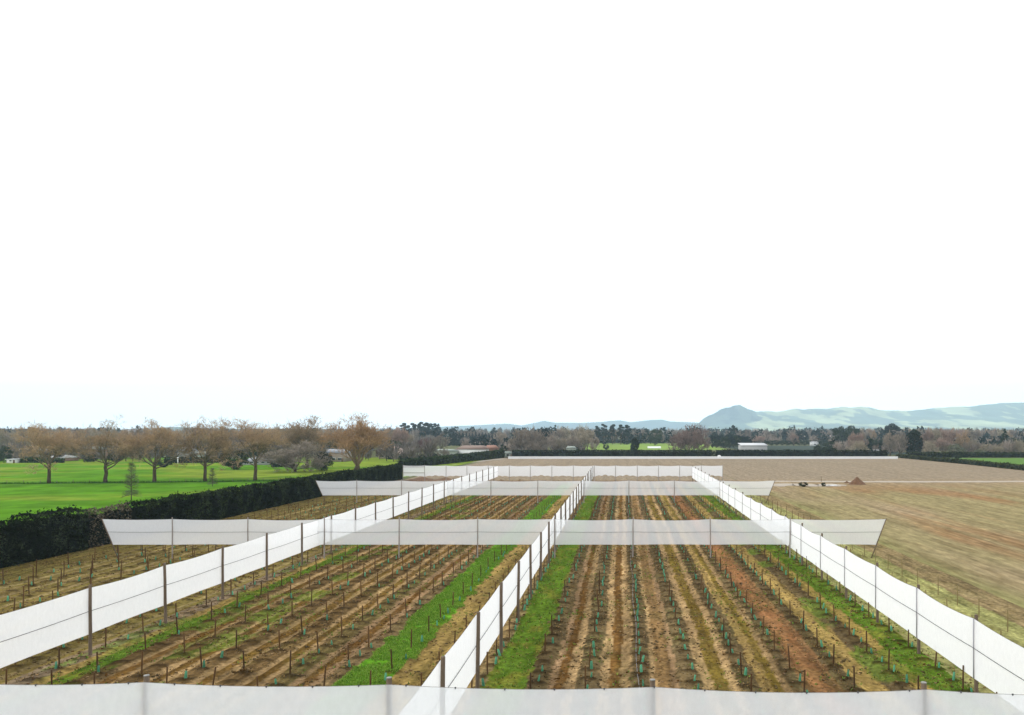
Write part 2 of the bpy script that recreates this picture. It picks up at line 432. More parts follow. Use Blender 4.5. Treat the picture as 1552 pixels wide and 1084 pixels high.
# hills behind the plain
HS = 1.9
def hills(name, prof, y0, yr, y1, c1, c2, seed, rough=1.0, dk=0.0):
    y0, yr, y1 = y0 * HS, yr * HS, y1 * HS
    px = np.array([p[0] for p in prof], float); py = np.array([p[1] for p in prof], float)
    X0 = wx(px, yr); H0 = wz(py, yr)
    xs = np.linspace(X0[0], X0[-1], 760); ys_ = np.concatenate([np.linspace(y0, yr, 120), np.linspace(yr, y1, 10)[1:]])
    def zf(X, Y):
        Xr = X * yr / Y * (Y < yr) + X * (Y >= yr)
        h = np.interp(Xr, X0, H0) + (fbm(X * .012, Y * .006, seed + 4, 3) - .5) * 16 * rough
        t = np.where(Y <= yr, (Y - y0) / (yr - y0), 1 - .5 * (Y - yr) / (y1 - yr))
        ridge = fbm(X * .0028 + .6 * vnoise(X * .001, t * 2, seed + 12), t * 2.2, seed, 5)
        prof_ = np.clip(t, 0, 1) ** (1.0 + 1.4 * ridge)
        return np.maximum(h, 1) * prof_ * (1 + 1.3 * (ridge - .5) * np.sin(np.clip(t, 0, 1) * math.pi)) + .05
    def cf(X, Y):
        t = (Y - y0) / (yr - y0); n = .6 * fbm(X * .0030, t * 3.2, seed + 1, 4) + .4 * fbm(X * .009, t * 8, seed + 7, 4); w = (sst(.50 - dk, .55 - dk, n) * .95)[..., None]
        lit = (.55 + .9 * fbm(X * .008 + t * 1.5, t * 7, seed + 2, 4))[..., None]
        return (np.array(c1) * (1 - w) + np.array(c2) * w) * lit
    o = grid(xs, ys_, zf, cf, name, M['hills']); tag(o, kind='structure')
HP = [(1050,652),(1062,641),(1075,632),(1090,626),(1103,622),(1113,620),(1122,620),(1130,621),(1138,622),(1147,624),(1160,623),(1178,625),(1190,622.5),(1208,619.5),
      (1222,620.5),(1236,619),(1252,620),(1278,617),(1290,618),(1305,616.5),(1320,618),(1334,621.5),(1350,622.5),(1378,623),(1395,621.5),(1420,618.5),(1442,617),(1465,616.5),(1490,614),(1515,611),(1555,610),(1700,604)]
HW = (.31, .345, .20); HD = (.08, .12, .10)
hills('hills', HP, 3300, 4700, 5300, HW, HD, 201)
hills('hill', [(1046,652),(1060,641),(1066,634),(1075,630),(1084,626),(1092,621),(1100,618),(1106,617.5),(1113,615),(1122,614),(1128,617),(1134,620),(1140,622),(1148,630),(1180,640),(1205,652)], 3700, 4300, 4800, (.07, .095, .085), (.025, .04, .05), 205, 1.0, .08)
hills('far_hills', [(560,651),(690,646),(740,644),(765,642),(790,645),(815,640),(826,638),(840,641),(880,641),(905,640),(940,637),(955,640),(985,637),(1002,636),(1015,639),(1045,640),(1080,642),(1120,651)],
      4900, 5500, 5750, (.06, .09, .1), (.05, .08, .09), 209, .6)
hills('low_hills', [(-260,655),(-100,650),(0,651),(60,651),(110,650),(180,651),(250,648),(275,647),(300,649),(420,650),(600,652),(720,655)], 2500, 3200, 3600, (.07, .085, .06), (.03, .045, .035), 213, .7)

# ------------------------------------------------------------------ windbreak screens
def fence(name, label, p0, p1, posts, ztop, zbot, side, mid=None, sag=.16, rake0=0, rake1=0, scallop=.04, extra=.25, pr=.10,
          netm='net', postless=False, billow=.10, group='white netting windbreak screens', caps=False, top_edge=True, seed=0, wside=0, gap=.02, pm_='post', batten=False):
    """posts: distances from p0 along the screen; side: +1/-1 offset of the posts from the cloth along the normal"""
    p0 = np.array(p0, float); p1 = np.array(p1, float); L = np.linalg.norm(p1 - p0); d = (p1 - p0) / L; n = np.array([-d[1], d[0]])
    root = thing(name, label, 'windbreak', (p0[0], p0[1], 0), 0, group)
    r_ = np.random.default_rng(500 + seed)
    stops = sorted(set([0.0] + [float(p) for p in posts if 0.05 < p < L - .05] + [L]))
    ss, tt, kk = [], [], []
    for k in range(len(stops) - 1):
        m_ = 16
        for j in range(m_ + (1 if k == len(stops) - 2 else 0)):
            ss.append(stops[k] + (stops[k+1] - stops[k]) * j / m_); tt.append(j / m_); kk.append(k)
    ss = np.array(ss); tt = np.array(tt); kk = np.array(kk)
    sagk = sag * (.6 + .8 * r_.random(len(stops))); bil = billow * (r_.random(len(stops)) * 1.6 - .4)
    blen = np.array([stops[k+1] - stops[k] for k in range(len(stops) - 1)] + [1])
    nz = 9; vv = np.linspace(0, 1, nz)
    S, V = np.meshgrid(ss, vv); T = np.broadcast_to(tt, S.shape); K = np.broadcast_to(kk, S.shape)
    hump = 4 * T * (1 - T)
    zt = ztop - sagk[K] * hump
    zb = zbot + scallop * hump * (.4 + 1.2 * r_.random(len(stops))[K]) * (1 if scallop < .2 else np.abs(np.sin(T * math.pi * 3)) + .3)
    z = zb + (zt - zb) * V
    off = bil[K] * hump * np.sin(V * math.pi) + .05 * (fbm(S * .6, V * 3, 300 + seed, 3) - .5) * np.sin(V * math.pi)
    sh = np.zeros_like(S)
    if rake0: sh += -rake0 * (z / ztop) * np.clip(1 - S / blen[0], 0, 1)
    if rake1: sh += rake1 * (z / ztop) * np.clip(1 - (L - S) / blen[len(stops) - 2], 0, 1)
    P = np.stack([(S + sh) * d[0] + off * n[0], (S + sh) * d[1] + off * n[1], z], -1)
    w_ = len(ss); i = np.arange(nz - 1)[:, None] * w_ + np.arange(w_ - 1)[None]
    b = MB(); b.add(P.reshape(-1, 3), np.stack([i, i+1, i+w_+1, i+w_], -1).reshape(-1, 4))
    b.build('netting', M[netm], root, smooth=True)
    if mid is not None:
        b = MB(); step = max(1, 2)
        f = (mid - zbot) / (ztop - zbot); zm = mid - .05 * hump[0]; o_w = .03 + np.abs(off).max()
        for sgn in (wside or -side,):
            sm = ss + sh[nz // 2]; b.tube(np.c_[(sm * d[0] + sgn * n[0] * o_w)[::step], (sm * d[1] + sgn * n[1] * o_w)[::step], zm[::step]], .022, 5)
        b.build('support_wire', M['wire'], root)
    if top_edge:
        b = MB(); b.tube(P[-1][::2] + [0, 0, .006], .008, 4); b.build('top_wire', M['wire'] if not caps else M['cap'], root)
        # clips that hold the cloth to the top wire
        if caps:
            b = MB(); b.tube([(-.03, 0, 0), (.03, 0, 0)], [.026, .026], 8); b.box(-.012, .012, -.03, .03, -.05, .0); cm = b.mesh('net_clip', M['wire'])
            for q in P[-1][1::3]: link('net_clip', cm, root, (q[0], q[1], q[2] + .012))
    proto = None
    for pz in posts:
        px, py = pz * d + side * n * (pr + gap)
        if proto is None or caps:
            b = MB(); hgt = ztop + extra
            zz = np.array([-.3, .0, hgt * .35, hgt * .7, hgt - .03, hgt])
            b.tube(np.c_[np.zeros(6) + [0, 0, .01, -.01, .0, 0], np.zeros(6), zz], np.array([1.12, 1.1, 1.02, .97, .92, .82]) * pr, 10)
            pm = b.mesh('post', M[pm_], True)
        o = link('post', pm, root, (px, py, 0)); proto = o
        if batten:
            b = MB(); b.tube([(pz * d[0] - side * n[0] * .03, pz * d[1] - side * n[1] * .03, zbot), (pz * d[0] - side * n[0] * .03, pz * d[1] - side * n[1] * .03, ztop)], .035, 6); b.build('batten', M['batten'], root)
        o.rotation_euler = (R(r_.normal() * .4), R(r_.normal() * .5), r_.random() * 6)
        if caps:
            b = MB(); b.tube([(0, 0, ztop + extra), (0, 0, ztop + extra + .025)], [pr * .98, pr * .9], 10); b.build('post_cap', M['cap'], o)
    for rk, s_ in ((rake0, 0.0), (rake1, L)):
        if rk:
            sg = -1 if s_ == 0 else 1
            b = MB(); top = np.array([*( (s_ + sg * rk) * d + side * n * .06), ztop + .12]); bot = np.array([*(s_ * d + side * n * .06), -.2])
            b.tube([bot, (bot * .5 + top * .5), top], [.075, .07, .06], 8); b.build('end_post', M['post'], root, True)
    return root, n, d

def xs_of(pxs, y): return [wx(p, y) for p in pxs]

# cross screens, front to back
Y1 = 30.2
fence('netting_windbreak', 'pale grey netting screen along the bottom edge of the picture, front of four cross screens', (-32.5, Y1 + .9), (38, Y1 - 1.1),
      [x + 32.5 for x in (-28.2, -18.45, -8.9, 1.2, 11.4, 21.6, 31.8)], 7.22, 2.2, 1, mid=4.6, sag=.13, extra=.22, pr=.115, caps=True, seed=1, gap=.0, netm='netfront')
Y2 = 104.0
a0 = wx(181, Y2)
fence('netting_windbreak', 'widest pale grey cross screen with raked ends, second from the front', (a0, Y2), (wx(1319, Y2), Y2),
      [x - a0 for x in xs_of([262, 376, 492, 605, 724, 841, 959, 1077, 1197], Y2)], 5.2, 1.85, -1, mid=3.55, pm_='greypost', wside=-1, rake0=2.3, rake1=2.1, sag=.13, pr=.075, seed=2)
Y3 = 181.0
a0 = wx(495, Y3)
fence('netting_windbreak', 'pale grey cross screen with raked ends behind the widest one, third from the front', (a0, Y3), (wx(1160, Y3), Y3),
      [x - a0 for x in xs_of([541, 609, 677, 744, 815, 885, 953, 1022, 1091], Y3)], 5.2, 1.85, -1, mid=3.55, pm_='greypost', wside=-1, rake0=2.5, rake1=2.2, sag=.16, pr=.085, seed=3)
Y4 = 254.0
a0 = wx(611, Y4)
p4 = xs_of([611, 644, 676, 708, 740, 772, 804, 836.5, 869, 901, 933, 966, 998, 1030, 1063, 1095], Y4)
rt, n4, d4 = fence('netting_windbreak', 'farthest of the four cross screens, closely posted with a scalloped lower edge', (a0, Y4), (wx(1095, Y4), Y4),
      [x - a0 for x in p4], 5.25, 1.75, -1, pm_='greypost', mid=None, sag=.14, scallop=.35, pr=.085, netm='netfar', seed=4)
for zz in (4.85, 2.95):
    b = MB(); b.box(.1, p4[1] - p4[0] - .1, -.14, -.02, zz - .06, zz + .06); b.build('rail', M['post'], rt)
# long screens that follow the rows
def ylist(a, s_, e): return list(np.arange(a, e, s_))
fence('netting_windbreak', 'left long white screen running away along the rows, nearest the dark hedge', (LEFT_X, 30), (LEFT_X - .2, 254),
      [y - 30 for y in ylist(39.6, 9.8, 254.5)], 5.15, 1.7, -1, mid=3.45, sag=.10, pr=.115, seed=5, wside=-1, billow=.06)
fence('netting_windbreak', 'middle long white screen running away between the two orchard blocks', (MID_X, 31.5), (MID_X - .1, 254),
      [y - 31.5 for y in ylist(40.4, 9.75, 254.5)], 5.2, 1.55, -1, mid=3.4, sag=.10, pr=.125, seed=6, wside=-1, billow=.06)
fence('netting_windbreak', 'right long white screen running away beside the ploughed field', (RIGHT_X, 31.5), (RIGHT_X + .1, 254),
      [y - 31.5 for y in ylist(40.2, 9.7, 254.5)], 5.1, 1.35, -1, mid=3.3, sag=.18, pr=.115, seed=7, batten=True, billow=.06)
fence('netting_windbreak', 'low white netting strip in front of the far boundary hedges', (wx(770, 446), 446), (wx(1361, 446), 446),
      list(np.arange(0, 218, 7.25)), 1.55, .12, 1, mid=None, sag=.02, extra=.05, pr=.06, billow=.02, netm='netfar', top_edge=False, seed=8)

# ------------------------------------------------------------------ stakes and plant guards
ORD = ['first','second','third','fourth','fifth','sixth','seventh','eighth','ninth','tenth','eleventh','twelfth','thirteenth','fourteenth','fifteenth','sixteenth','seventeenth','eighteenth','nineteenth','twentieth',
       'twenty-first','twenty-second','twenty-third','twenty-fourth','twenty-fifth','twenty-sixth','twenty-seventh','twenty-eighth','twenty-ninth','thirtieth'] + ['last'] * 80
def stake_mb(h, r, seed):
    q = np.random.default_rng(seed); b = MB()
    b.tube([(0, 0, -.2), (0, 0, 0), (.01 * q.normal(), .01 * q.normal(), h * .5), (0, 0, h - .03), (0, 0, h)], np.array([1.05, 1.05, 1, .95, .7]) * r, 7)
    return b
stake_meshes = [stake_mb(1.58, .054, k).mesh('vine_stake', M['stake'], True) for k in range(3)]
pale_mesh = stake_mb(1.55, .045, 9).mesh('vine_stake', M['palestake'], True)
def guard_mb(seed):
    """open teal sleeve, wider at the foot, round a thin stem"""
    q = np.random.default_rng(seed); b = MB(); n = 7; h = .50 + .08 * q.random(); r0, r1 = .10, .065
    th = np.arange(n) / n * 2 * math.pi; lean = q.normal(size=2) * .03
    V = []
    for z, r in ((0, r0), (h * .5, (r0 + r1) / 2 * 1.05), (h, r1), (h, r1 - .012), (h * .5, (r0 + r1) / 2 - .01), (0, r0 - .012)):
        V.append(np.c_[np.cos(th) * r + lean[0] * z / h, np.sin(th) * r * .8 + lean[1] * z / h, np.full(n, z)])
    V = np.concatenate(V)
    b.add(V, [(k*n+j, k*n+(j+1) % n, (k+1)*n+(j+1) % n, (k+1)*n+j) for k in range(5) for j in range(n)])
    return b, h
guard_meshes = []; stem_mesh = None
for k in range(4):
    g_, h_ = guard_mb(k); guard_meshes.append(g_.mesh('plant_guard', M['guard'], True))
b = MB(); b.tube([(0, 0, 0), (.01, .0, .35), (-.01, .02, .7)], [.016, .013, .008], 5); b.tube([(.0, .0, .5), (.06, .02, .66)], [.009, .006], 4)
stem_mesh = b.mesh('stem', M['cane'])

stakes, guards = [], []
row_name = {}
for k, x in enumerate(right_rows): row_name[x] = 'row under the middle long screen' if k == 0 else ('row under the right long screen' if k == 9 else ORD[k - 1] + ' row right of the middle screen')
for k, x in enumerate(left_rows): row_name[x] = 'row under the left long screen' if k == 8 else ORD[k] + ' row left of the middle screen'
for k, x in enumerate(outer_rows): row_name[x] = ORD[k] + ' row beyond the left screen'
for k, x in enumerate(east_rows): row_name[x] = ORD[k] + ' row beyond the right screen'
for x in list(row_name):
    off = (x * 7.31) % 1.0 * PL
    j0 = math.ceil((46 - off) / PL)
    y_end = 240 if x < 24 else 200
    for j in range(j0, int(y_end / PL)):
        y = off + j * PL + (float(_hash(np.array(round(x * 10)), np.array(j), 3)) - .5) * .6
        r1, r2, r3 = random.random(), random.random(), random.random()
        if j % 2 == 0 and r3 < (.5 if -8 < x < 9 else 1.0): stakes.append((x + random.gauss(0, .06), y + .3, x))
        if r1 < ((.72 if x > -9.5 else .5) if x < 24 else 0): guards.append((x + .18 + random.gauss(0, .08), y + random.gauss(0, .1), x))

XL = lambda y: -CX * y / F - .2
XR = lambda y: (1552 - CX) * y / F + .2
def hidden_by_long(x, y, h):
    """true when the near part of a long screen stands between the camera and the whole stake"""
    for sx in (LEFT_X, MID_X, RIGHT_X):
        if (sx < 0 and x < sx - .05) or (sx > 0 and x > sx + .05):
            t = sx / x; yy = y * t
            if yy < 31.5 or yy > 254: continue
            z0 = CAMH + (0 - CAMH) * t; z1 = CAMH + (h - CAMH) * t
            lo = 1.35 if sx > 0 else 1.7
            if z0 > lo and z1 < 5.0: return True
    return False
def hidden_by_cross(x, y, h):
    for sy, lo, hi in ((Y1, 2.2, 7.2), (Y2, 1.9, 5.1), (Y3, 1.9, 5.1)):
        if y > sy:
            t = sy / y; z0 = CAMH - CAMH * t; z1 = CAMH + (h - CAMH) * t
            if z0 > lo and z1 < hi: return True
    return False
def visible(x, y, h): return XL(y) < x < XR(y) and not hidden_by_long(x, y, h) and not hidden_by_cross(x, y, h)

def place(items, h, proto_fn, name, cat, look, group, limit):
    vis = sorted([s for s in items if visible(s[0], s[1], h)], key=lambda s: s[1])
    near = vis[:limit]; keys = set((s[0], s[1]) for s in near)
    count = {}
    for s in near:
        c = count.get(s[2], 0); count[s[2]] = c + 1
        o = proto_fn(s)
        tag(o, look + ', ' + ORD[c] + ' from the front in the ' + row_name[s[2]], cat, group)
    return [s for s in items if (s[0], s[1]) not in keys and XL(s[1]) < s[0] < XR(s[1])]
def new_stake(s):
    o = link('vine_stake', pale_mesh if s[2] > 23 else random.choice(stake_meshes), None, (s[0], s[1], .1))
    o.scale = (1, 1, random.uniform(.9, 1.1) * (1.25 if s[2] < -41 or s[2] > 23 else 1)); o.rotation_euler = (R(random.gauss(0, 2)), R(random.gauss(0, 2)), random.random() * 6)
    return o
rest = place(stakes, 1.5, new_stake, 'vine_stake', 'stake', 'brown stake', 'vine stakes standing in the orchard rows', 290)
b = MB()
p0 = np.array([(s[0], s[1], 0) for s in rest]); hh = 1.55 * np.array([(.9 + .2 * random.random()) * (1.25 if s[2] < -41 or s[2] > 23 else 1) for s in rest])
b.segs(p0, p0 + np.c_[rng.normal(size=(len(rest), 2)) * .04, hh], .054, .045, 6)
o = b.build('vine_stakes', M['stake']); tag(o, 'far brown timber stakes receding in rows behind the nearer ones', 'stakes', kind='stuff')
def new_guard(s):
    o = link('plant_guard', random.choice(guard_meshes), None, (s[0], s[1], .16)); o.rotation_euler = (R(random.gauss(0, 6)), R(random.gauss(0, 6)), random.random() * 6)
    gs = random.uniform(.85, 1.2) * (1 if s[0] > -9.5 else .92); o.scale = (gs, gs, gs); link('stem', stem_mesh, o)
    return o
rest = place(guards, .5, new_guard, 'plant_guard', 'plant guard', 'teal plant guard', 'teal plant guards along the orchard rows', 290)
b = MB(); p0 = np.array([(s[0], s[1], .1) for s in rest])
b.segs(p0, p0 + np.c_[rng.normal(size=(len(rest), 2)) * .03, .36 + .14 * rng.random(len(rest))], .09, .06, 6)
tag(b.build('plant_guards', M['guard']), 'far teal plant guards dotting the rows behind the nearer ones', 'plant guards', kind='stuff')
# black irrigation pipe lying pale with dust on one row
b = MB(); yy = np.arange(46, 180, 1.5); b.tube(np.c_[1.05 + .08 * np.sin(yy * .3), yy, np.full(len(yy), .24)], .011, 5)
tag(b.build('irrigation_pipe', M['batten']), 'thin pale irrigation line lying along a mulched row', 'irrigation pipe')

# grass tufts and dead straw over the orchard floor
def tufts(n_, xr, yr, hmin, hmax, cols, name, label, nb=4, mask=None, wk=1.0):
    # density falls with distance as the ground foreshortens
    y = yr[0] * (yr[1] / yr[0]) ** rng.random(n_); x = xr[0] + (xr[1] - xr[0]) * rng.random(n_)
    keep = (x > XL(y)) & (x < XR(y))
    if mask is not None: keep &= mask(x, y)
    x, y = x[keep], y[keep]; m_ = len(x)
    z = orchard_z(x, y)
    b = MB(); cols = np.array(cols)
    for k in range(nb):
        a = rng.random(m_) * 6.283; ln = (hmin + (hmax - hmin) * rng.random(m_)) * (1 + y / 260); sp = ln * (.35 + .9 * rng.random(m_))
        w = (.02 + .02 * rng.random(m_) + y * .0001) * wk
        base = np.c_[x + rng.normal(size=m_) * .06, y + rng.normal(size=m_) * .06, z - .02]
        tip = base + np.c_[np.cos(a) * sp, np.sin(a) * sp, ln]
        pv = np.c_[-np.sin(a) * w, np.cos(a) * w, np.zeros(m_)]
        midp = base * .45 + tip * .55 + np.c_[np.zeros((m_, 2)), ln * .15]
        v = np.stack([base - pv, base + pv, midp + pv * .8, midp - pv * .8, tip], 1)
        c = cols[rng.integers(len(cols), size=m_)] * (.7 + .6 * rng.random((m_, 1)))
        q = np.arange(m_)[:, None] * 5
        b.add(v.reshape(-1, 3), q + np.array([[0, 1, 2, 3]]), q + np.array([[3, 2, 4]]), col=np.repeat(c, 5, 0))
    tag(b.build(name, M['leafvc']), label, 'grass', kind='stuff')
tufts(60000, (-19.3, -14.8), (46, 200), .04, .11, [alb(134, 178, 58), alb(160, 194, 82), alb(108, 162, 48)], 'lush_grass', 'bright green grass strip along the orchard floor', 5,
      lambda x, y: fbm(x * .8, y * .5, 401, 3) > .26 + .30 * (np.abs(x + 17.1) / 1.75) ** 4 + .12 * rng.random(len(x)), .45)
tufts(26000, (-41, 24), (46, 180), .05, .16, [alb(122, 150, 62), alb(148, 156, 74), alb(104, 136, 52)], 'weedy_grass', 'patchy olive green grass between the orchard rows', 4,
      lambda x, y: (np.where((x > -9) & (x < -6.4), .45, 0) + np.where((x > 19.2), .3, 0) + np.where((x > -38.4) & (x < -36.5), .45, 0) + .06 + (fbm(x * .5, y * .22, 41, 4) - .5) * .9) > rng.random(len(x)))
tufts(30000, (-76, 24), (46, 185), .03, .09, [alb(180, 150, 92), alb(165, 136, 84), alb(140, 116, 74), alb(120, 98, 62)], 'straw_litter', 'straw and dead stalks scattered on the orchard rows', 3,
      lambda x, y: fbm(x * .9, y * .5, 402, 3) > .48)

# clods of earth
n_ = 26000; y = 46 * (190 / 46) ** rng.random(n_); x = -76 + 100 * rng.random(n_)
kp = (x > XL(y)) & (x < XR(y)) & ~((x > -19) & (x < -15.3)) & ~((x > -8.8) & (x < -6.5)) & (fbm(x * .7, y * .3, 403, 3) > .42); x, y = x[kp], y[kp]; n_ = len(x)
b = MB(); z = orchard_z(x, y); r_ = (.03 + .05 * rng.random(n_) ** 2) * (1 + y / 150); a_ = rng.random(n_) * 6.283
p0 = np.c_[x - np.cos(a_) * r_, y - np.sin(a_) * r_, z]; p1 = np.c_[x + np.cos(a_) * r_, y + np.sin(a_) * r_, z + r_ * .5]
cl_ = np.array([SOIL, MULCH, MULCH, TAN, PINK])[rng.integers(5, size=n_)] * (.7 + .5 * rng.random((n_, 1)))
b.segs(p0, p1, r_ * .8, r_ * .6, 5, cl_)
tag(b.build('soil_clods', M['leafvc']), 'loose brown soil clods strewn over the orchard rows', 'soil clods', kind='stuff')

# ------------------------------------------------------------------ trees
def grow_bare(seed, H, W, fork=.22, levels=5, limbs=6, up=.55, tw=.03, trunk_r=None, kids=3, twcol=((.19, .125, .07), (.12, .085, .06)), droop=0.0):
    """a leafless tree: tapered trunk and a crown of branches down to fine twigs"""
    q = np.random.default_rng(seed); tr = trunk_r or H * .026
    tb = MB(); th = H * fork
    wob = q.normal(size=(5, 2)) * H * .006; wob[0] = 0
    zz = np.linspace(-.2, th, 5)
    tb.tube(np.c_[wob, zz], tr * np.array([1.35, 1.1, 1, .95, .9]), 9)
    cb = MB(); top = np.array([wob[-1][0], wob[-1][1], th])
    # level by level, vectorised
    a = np.arange(limbs) / limbs * 6.283 + q.random(limbs) * .7
    ups = up + (q.random(limbs) - .55) * .9
    D = np.c_[np.cos(a) * (1 - ups * .5), np.sin(a) * (1 - ups * .5), ups + .25]; D /= np.linalg.norm(D, axis=1)[:, None]
    P = np.tile(top, (limbs, 1)) - np.c_[np.zeros((limbs, 2)), (.75 - ups).clip(0, 1) * q.random(limbs) * th * .75]
    rad = np.full(limbs, tr * .46); ln = H * .30 * (.8 + .4 * q.random(limbs)); lo, hi = np.array(twcol)
    segsP = []
    for lev in range(levels + 1):
        m_ = len(P)
        D2 = D + q.normal(size=(m_, 3)) * .16; D2[:, 2] += .12 - droop * lev * .05; D2 /= np.linalg.norm(D2, axis=1)[:, None]
        mid = P + D * ln[:, None] * .5; E = mid + D2 * ln[:, None] * .5
        r1 = np.maximum(rad * .8, tw * .7); r2 = np.maximum(rad * .62, tw * .5)
        t = min(1, lev / levels)
        col = hi * (1 - t) + lo * t; cc = np.tile(col, (m_, 1)) * (.75 + .5 * q.random((m_, 1)))
        n_ = 6 if lev < 2 else (4 if lev < 3 else 3)
        cb.segs(P, mid, np.maximum(rad, tw), r1, n_, cc); cb.segs(mid, E, r1, r2, n_, cc)
        if lev == levels: break
        kk = kids if lev > 0 else kids + 1
        src = np.where(q.random((m_, kk))[..., None] < .45, (mid * .4 + E * .6)[:, None], E[:, None]).reshape(-1, 3)
        nd = np.repeat(D2, kk, 0) + q.normal(size=(m_ * kk, 3)) * (.42 + .05 * lev)
        nd[:, 2] += .14 - droop * .3; nd /= np.linalg.norm(nd, axis=1)[:, None]
        P, D = src, nd; rad = np.repeat(rad * .58, kk); ln = np.repeat(ln * .68, kk) * (.7 + .6 * q.random(m_ * kk))
    v = np.vstack(cb.v); w = max(np.percentile(np.abs(v[:, 0]), 97), np.percentile(np.abs(v[:, 1]), 97)) * 2; zt = np.percentile(v[:, 2], 99.6)
    for k in range(len(cb.v)):
        a_ = cb.v[k]; f = np.clip((a_[:, 2] - th * .8) / (zt - th * .8), 0, None)
        sx = W / w
        cb.v[k] = np.c_[a_[:, 0] * (1 + (sx - 1) * np.minimum(1, f * 5)), a_[:, 1] * (1 + (sx - 1) * np.minimum(1, f * 5)), np.where(a_[:, 2] > th, th + (a_[:, 2] - th) * (H - th) / (zt - th), a_[:, 2])]
    return dict(parts=[('trunk', tb.mesh('trunk', M['bark'], True)), ('crown', cb.mesh('crown', M['twig']))], H=H, W=W)

def blob_tree(seed, H, W, kind='round', n_=5200, col=(.018, .03, .016), col2=(.045, .06, .03), leaf=.42):
    """evergreen: leaf clumps gathered in boughs round a trunk with limbs"""
    q = np.random.default_rng(seed); tb = MB(); cb = MB()
    col = np.array(col); col2 = np.array(col2)
    tb.tube([(0, 0, -.2), (.02 * H * q.normal() * .2, 0, H * .4), (0, 0, H * (.75 if kind != 'pine' else .9))], [H * .025, H * .018, H * .006], 8)
    C0 = []; 
    if kind == 'cone':
        m_ = 60
        for k in range(m_):
            f = (k + q.random()) / m_; z = H * (.06 + .92 * f); rr = W / 2 * (1 - f) ** .8 * (.7 + .3 * q.random()); a = q.random() * 6.283
            C0.append((math.cos(a) * rr * .7, math.sin(a) * rr * .7, z, W * .13 * (1.1 - f) + .18, .55))
    elif kind == 'column':
        m_ = 46
        for k in range(m_):
            f = (k + q.random()) / m_; z = H * (.05 + .92 * f); rr = W / 2 * (math.sin(min(1, f * 1.6 + .55) * 1.57)) * (1 - max(0, f - .75) * 2.6) ; a = q.random() * 6.283
            C0.append((math.cos(a) * rr * .6, math.sin(a) * rr * .6, z, W * .2, 1.3))
    elif kind == 'pine':
        for k in range(15):
            f = .42 + .56 * (k + q.random()) / 15; a = q.random() * 6.283; rr = W / 2 * (.35 + .5 * q.random()) * (1.15 - f * .6)
            C0.append((math.cos(a) * rr, math.sin(a) * rr, H * f, W * .17 * (.7 + .6 * q.random()), .6))
            tb.segs([(0, 0, H * (f - .08))], [(math.cos(a) * rr, math.sin(a) * rr, H * f)], H * .008, H * .003, 5)
    else:
        for k in range(34):
            u = q.normal(size=3); u /= np.linalg.norm(u); u[2] = u[2] * .95 + .05; rr = .55 + .35 * q.random()
            C0.append((u[0] * W * .5 * rr, u[1] * W * .5 * rr, H * (.5 + .52 * u[2] * rr) , W * .14 * (.7 + .7 * q.random()), .75))
    C0 = np.array(C0); wt = C0[:, 3] ** 2; pick = q.choice(len(C0), n_, p=wt / wt.sum())
    u = q.normal(size=(n_, 3)); u /= np.linalg.norm(u, axis=1)[:, None]; u *= (.55 + .5 * q.random((n_, 1)))
    c_ = C0[pick]; p = c_[:, :3] + u * np.c_[c_[:, 3], c_[:, 3], c_[:, 3] * c_[:, 4]]
    p[:, 2] = np.maximum(p[:, 2], .15)
    cl = q.random(len(C0))[pick][:, None]
    colr = (col * (1 - cl) + col2 * cl) * (.6 + .8 * q.random((n_, 1)))
    cb.leaves(p, leaf * (.7 + .6 * q.random(n_)) * H / 12, colr)
    zt = np.percentile(p[:, 2], 99.7); w = np.percentile(np.abs(p[:, :2]), 98.5) * 2
    for k in range(len(cb.v)): cb.v[k] = cb.v[k] * [W / w, W / w, H / zt]
    return dict(parts=[('trunk', tb.mesh('trunk', M['bark'], True)), ('crown', cb.mesh('crown', M['leafvc']))], H=H, W=W)

def put(t, name, label, px, ytop, wpx, y, cat='tree', group=None, x=None, zmul=1.0):
    h = wz(ytop, y) * zmul; w = wpx * y / F
    o = thing(name, label, cat, (wx(px, y) if x is None else x, y, 0), random.random() * 6.28, group)
    o.scale = (w / t['W'], w / t['W'], h / t['H'])
    for nm, me in t['parts']: link(nm, me, o)
    return o

ORG = ((.31, .215, .13), (.12, .095, .06)); GRY = ((.25, .205, .16), (.12, .10, .08)); PNK = ((.29, .205, .165), (.15, .115, .09)); PALE = ((.29, .245, .175), (.16, .14, .10))
bigs = [grow_bare(31 + k, 17, 16.5, fork=.33, levels=6, limbs=10, up=.6, tw=.04, twcol=((.37, .25, .14), (.12, .095, .06)), trunk_r=.44) for k in range(4)]
willow = grow_bare(41, 18, 15, fork=.10, levels=6, limbs=9, up=.95, tw=.05, twcol=((.30, .18, .085), (.14, .095, .05)), trunk_r=.75)
willow2 = grow_bare(42, 19, 14, fork=.16, levels=6, limbs=8, up=.9, tw=.05, twcol=ORG, trunk_r=.5)
dense = grow_bare(43, 11, 17, fork=.10, levels=6, limbs=10, up=.35, tw=.06, twcol=GRY, kids=3, trunk_r=.45)
dome = grow_bare(44, 14, 17, fork=.05, levels=6, limbs=11, up=.5, tw=.08, twcol=GRY, trunk_r=.4)
domep = grow_bare(45, 14, 17, fork=.05, levels=6, limbs=11, up=.6, tw=.08, twcol=((.22, .155, .13), (.11, .085, .065)), trunk_r=.4)
meds = [grow_bare(50 + k, 12, 9, fork=.16, levels=5, limbs=8, up=.7, tw=.085, twcol=(ORG, GRY, PNK, PALE)[k % 4], kids=3) for k in range(8)]
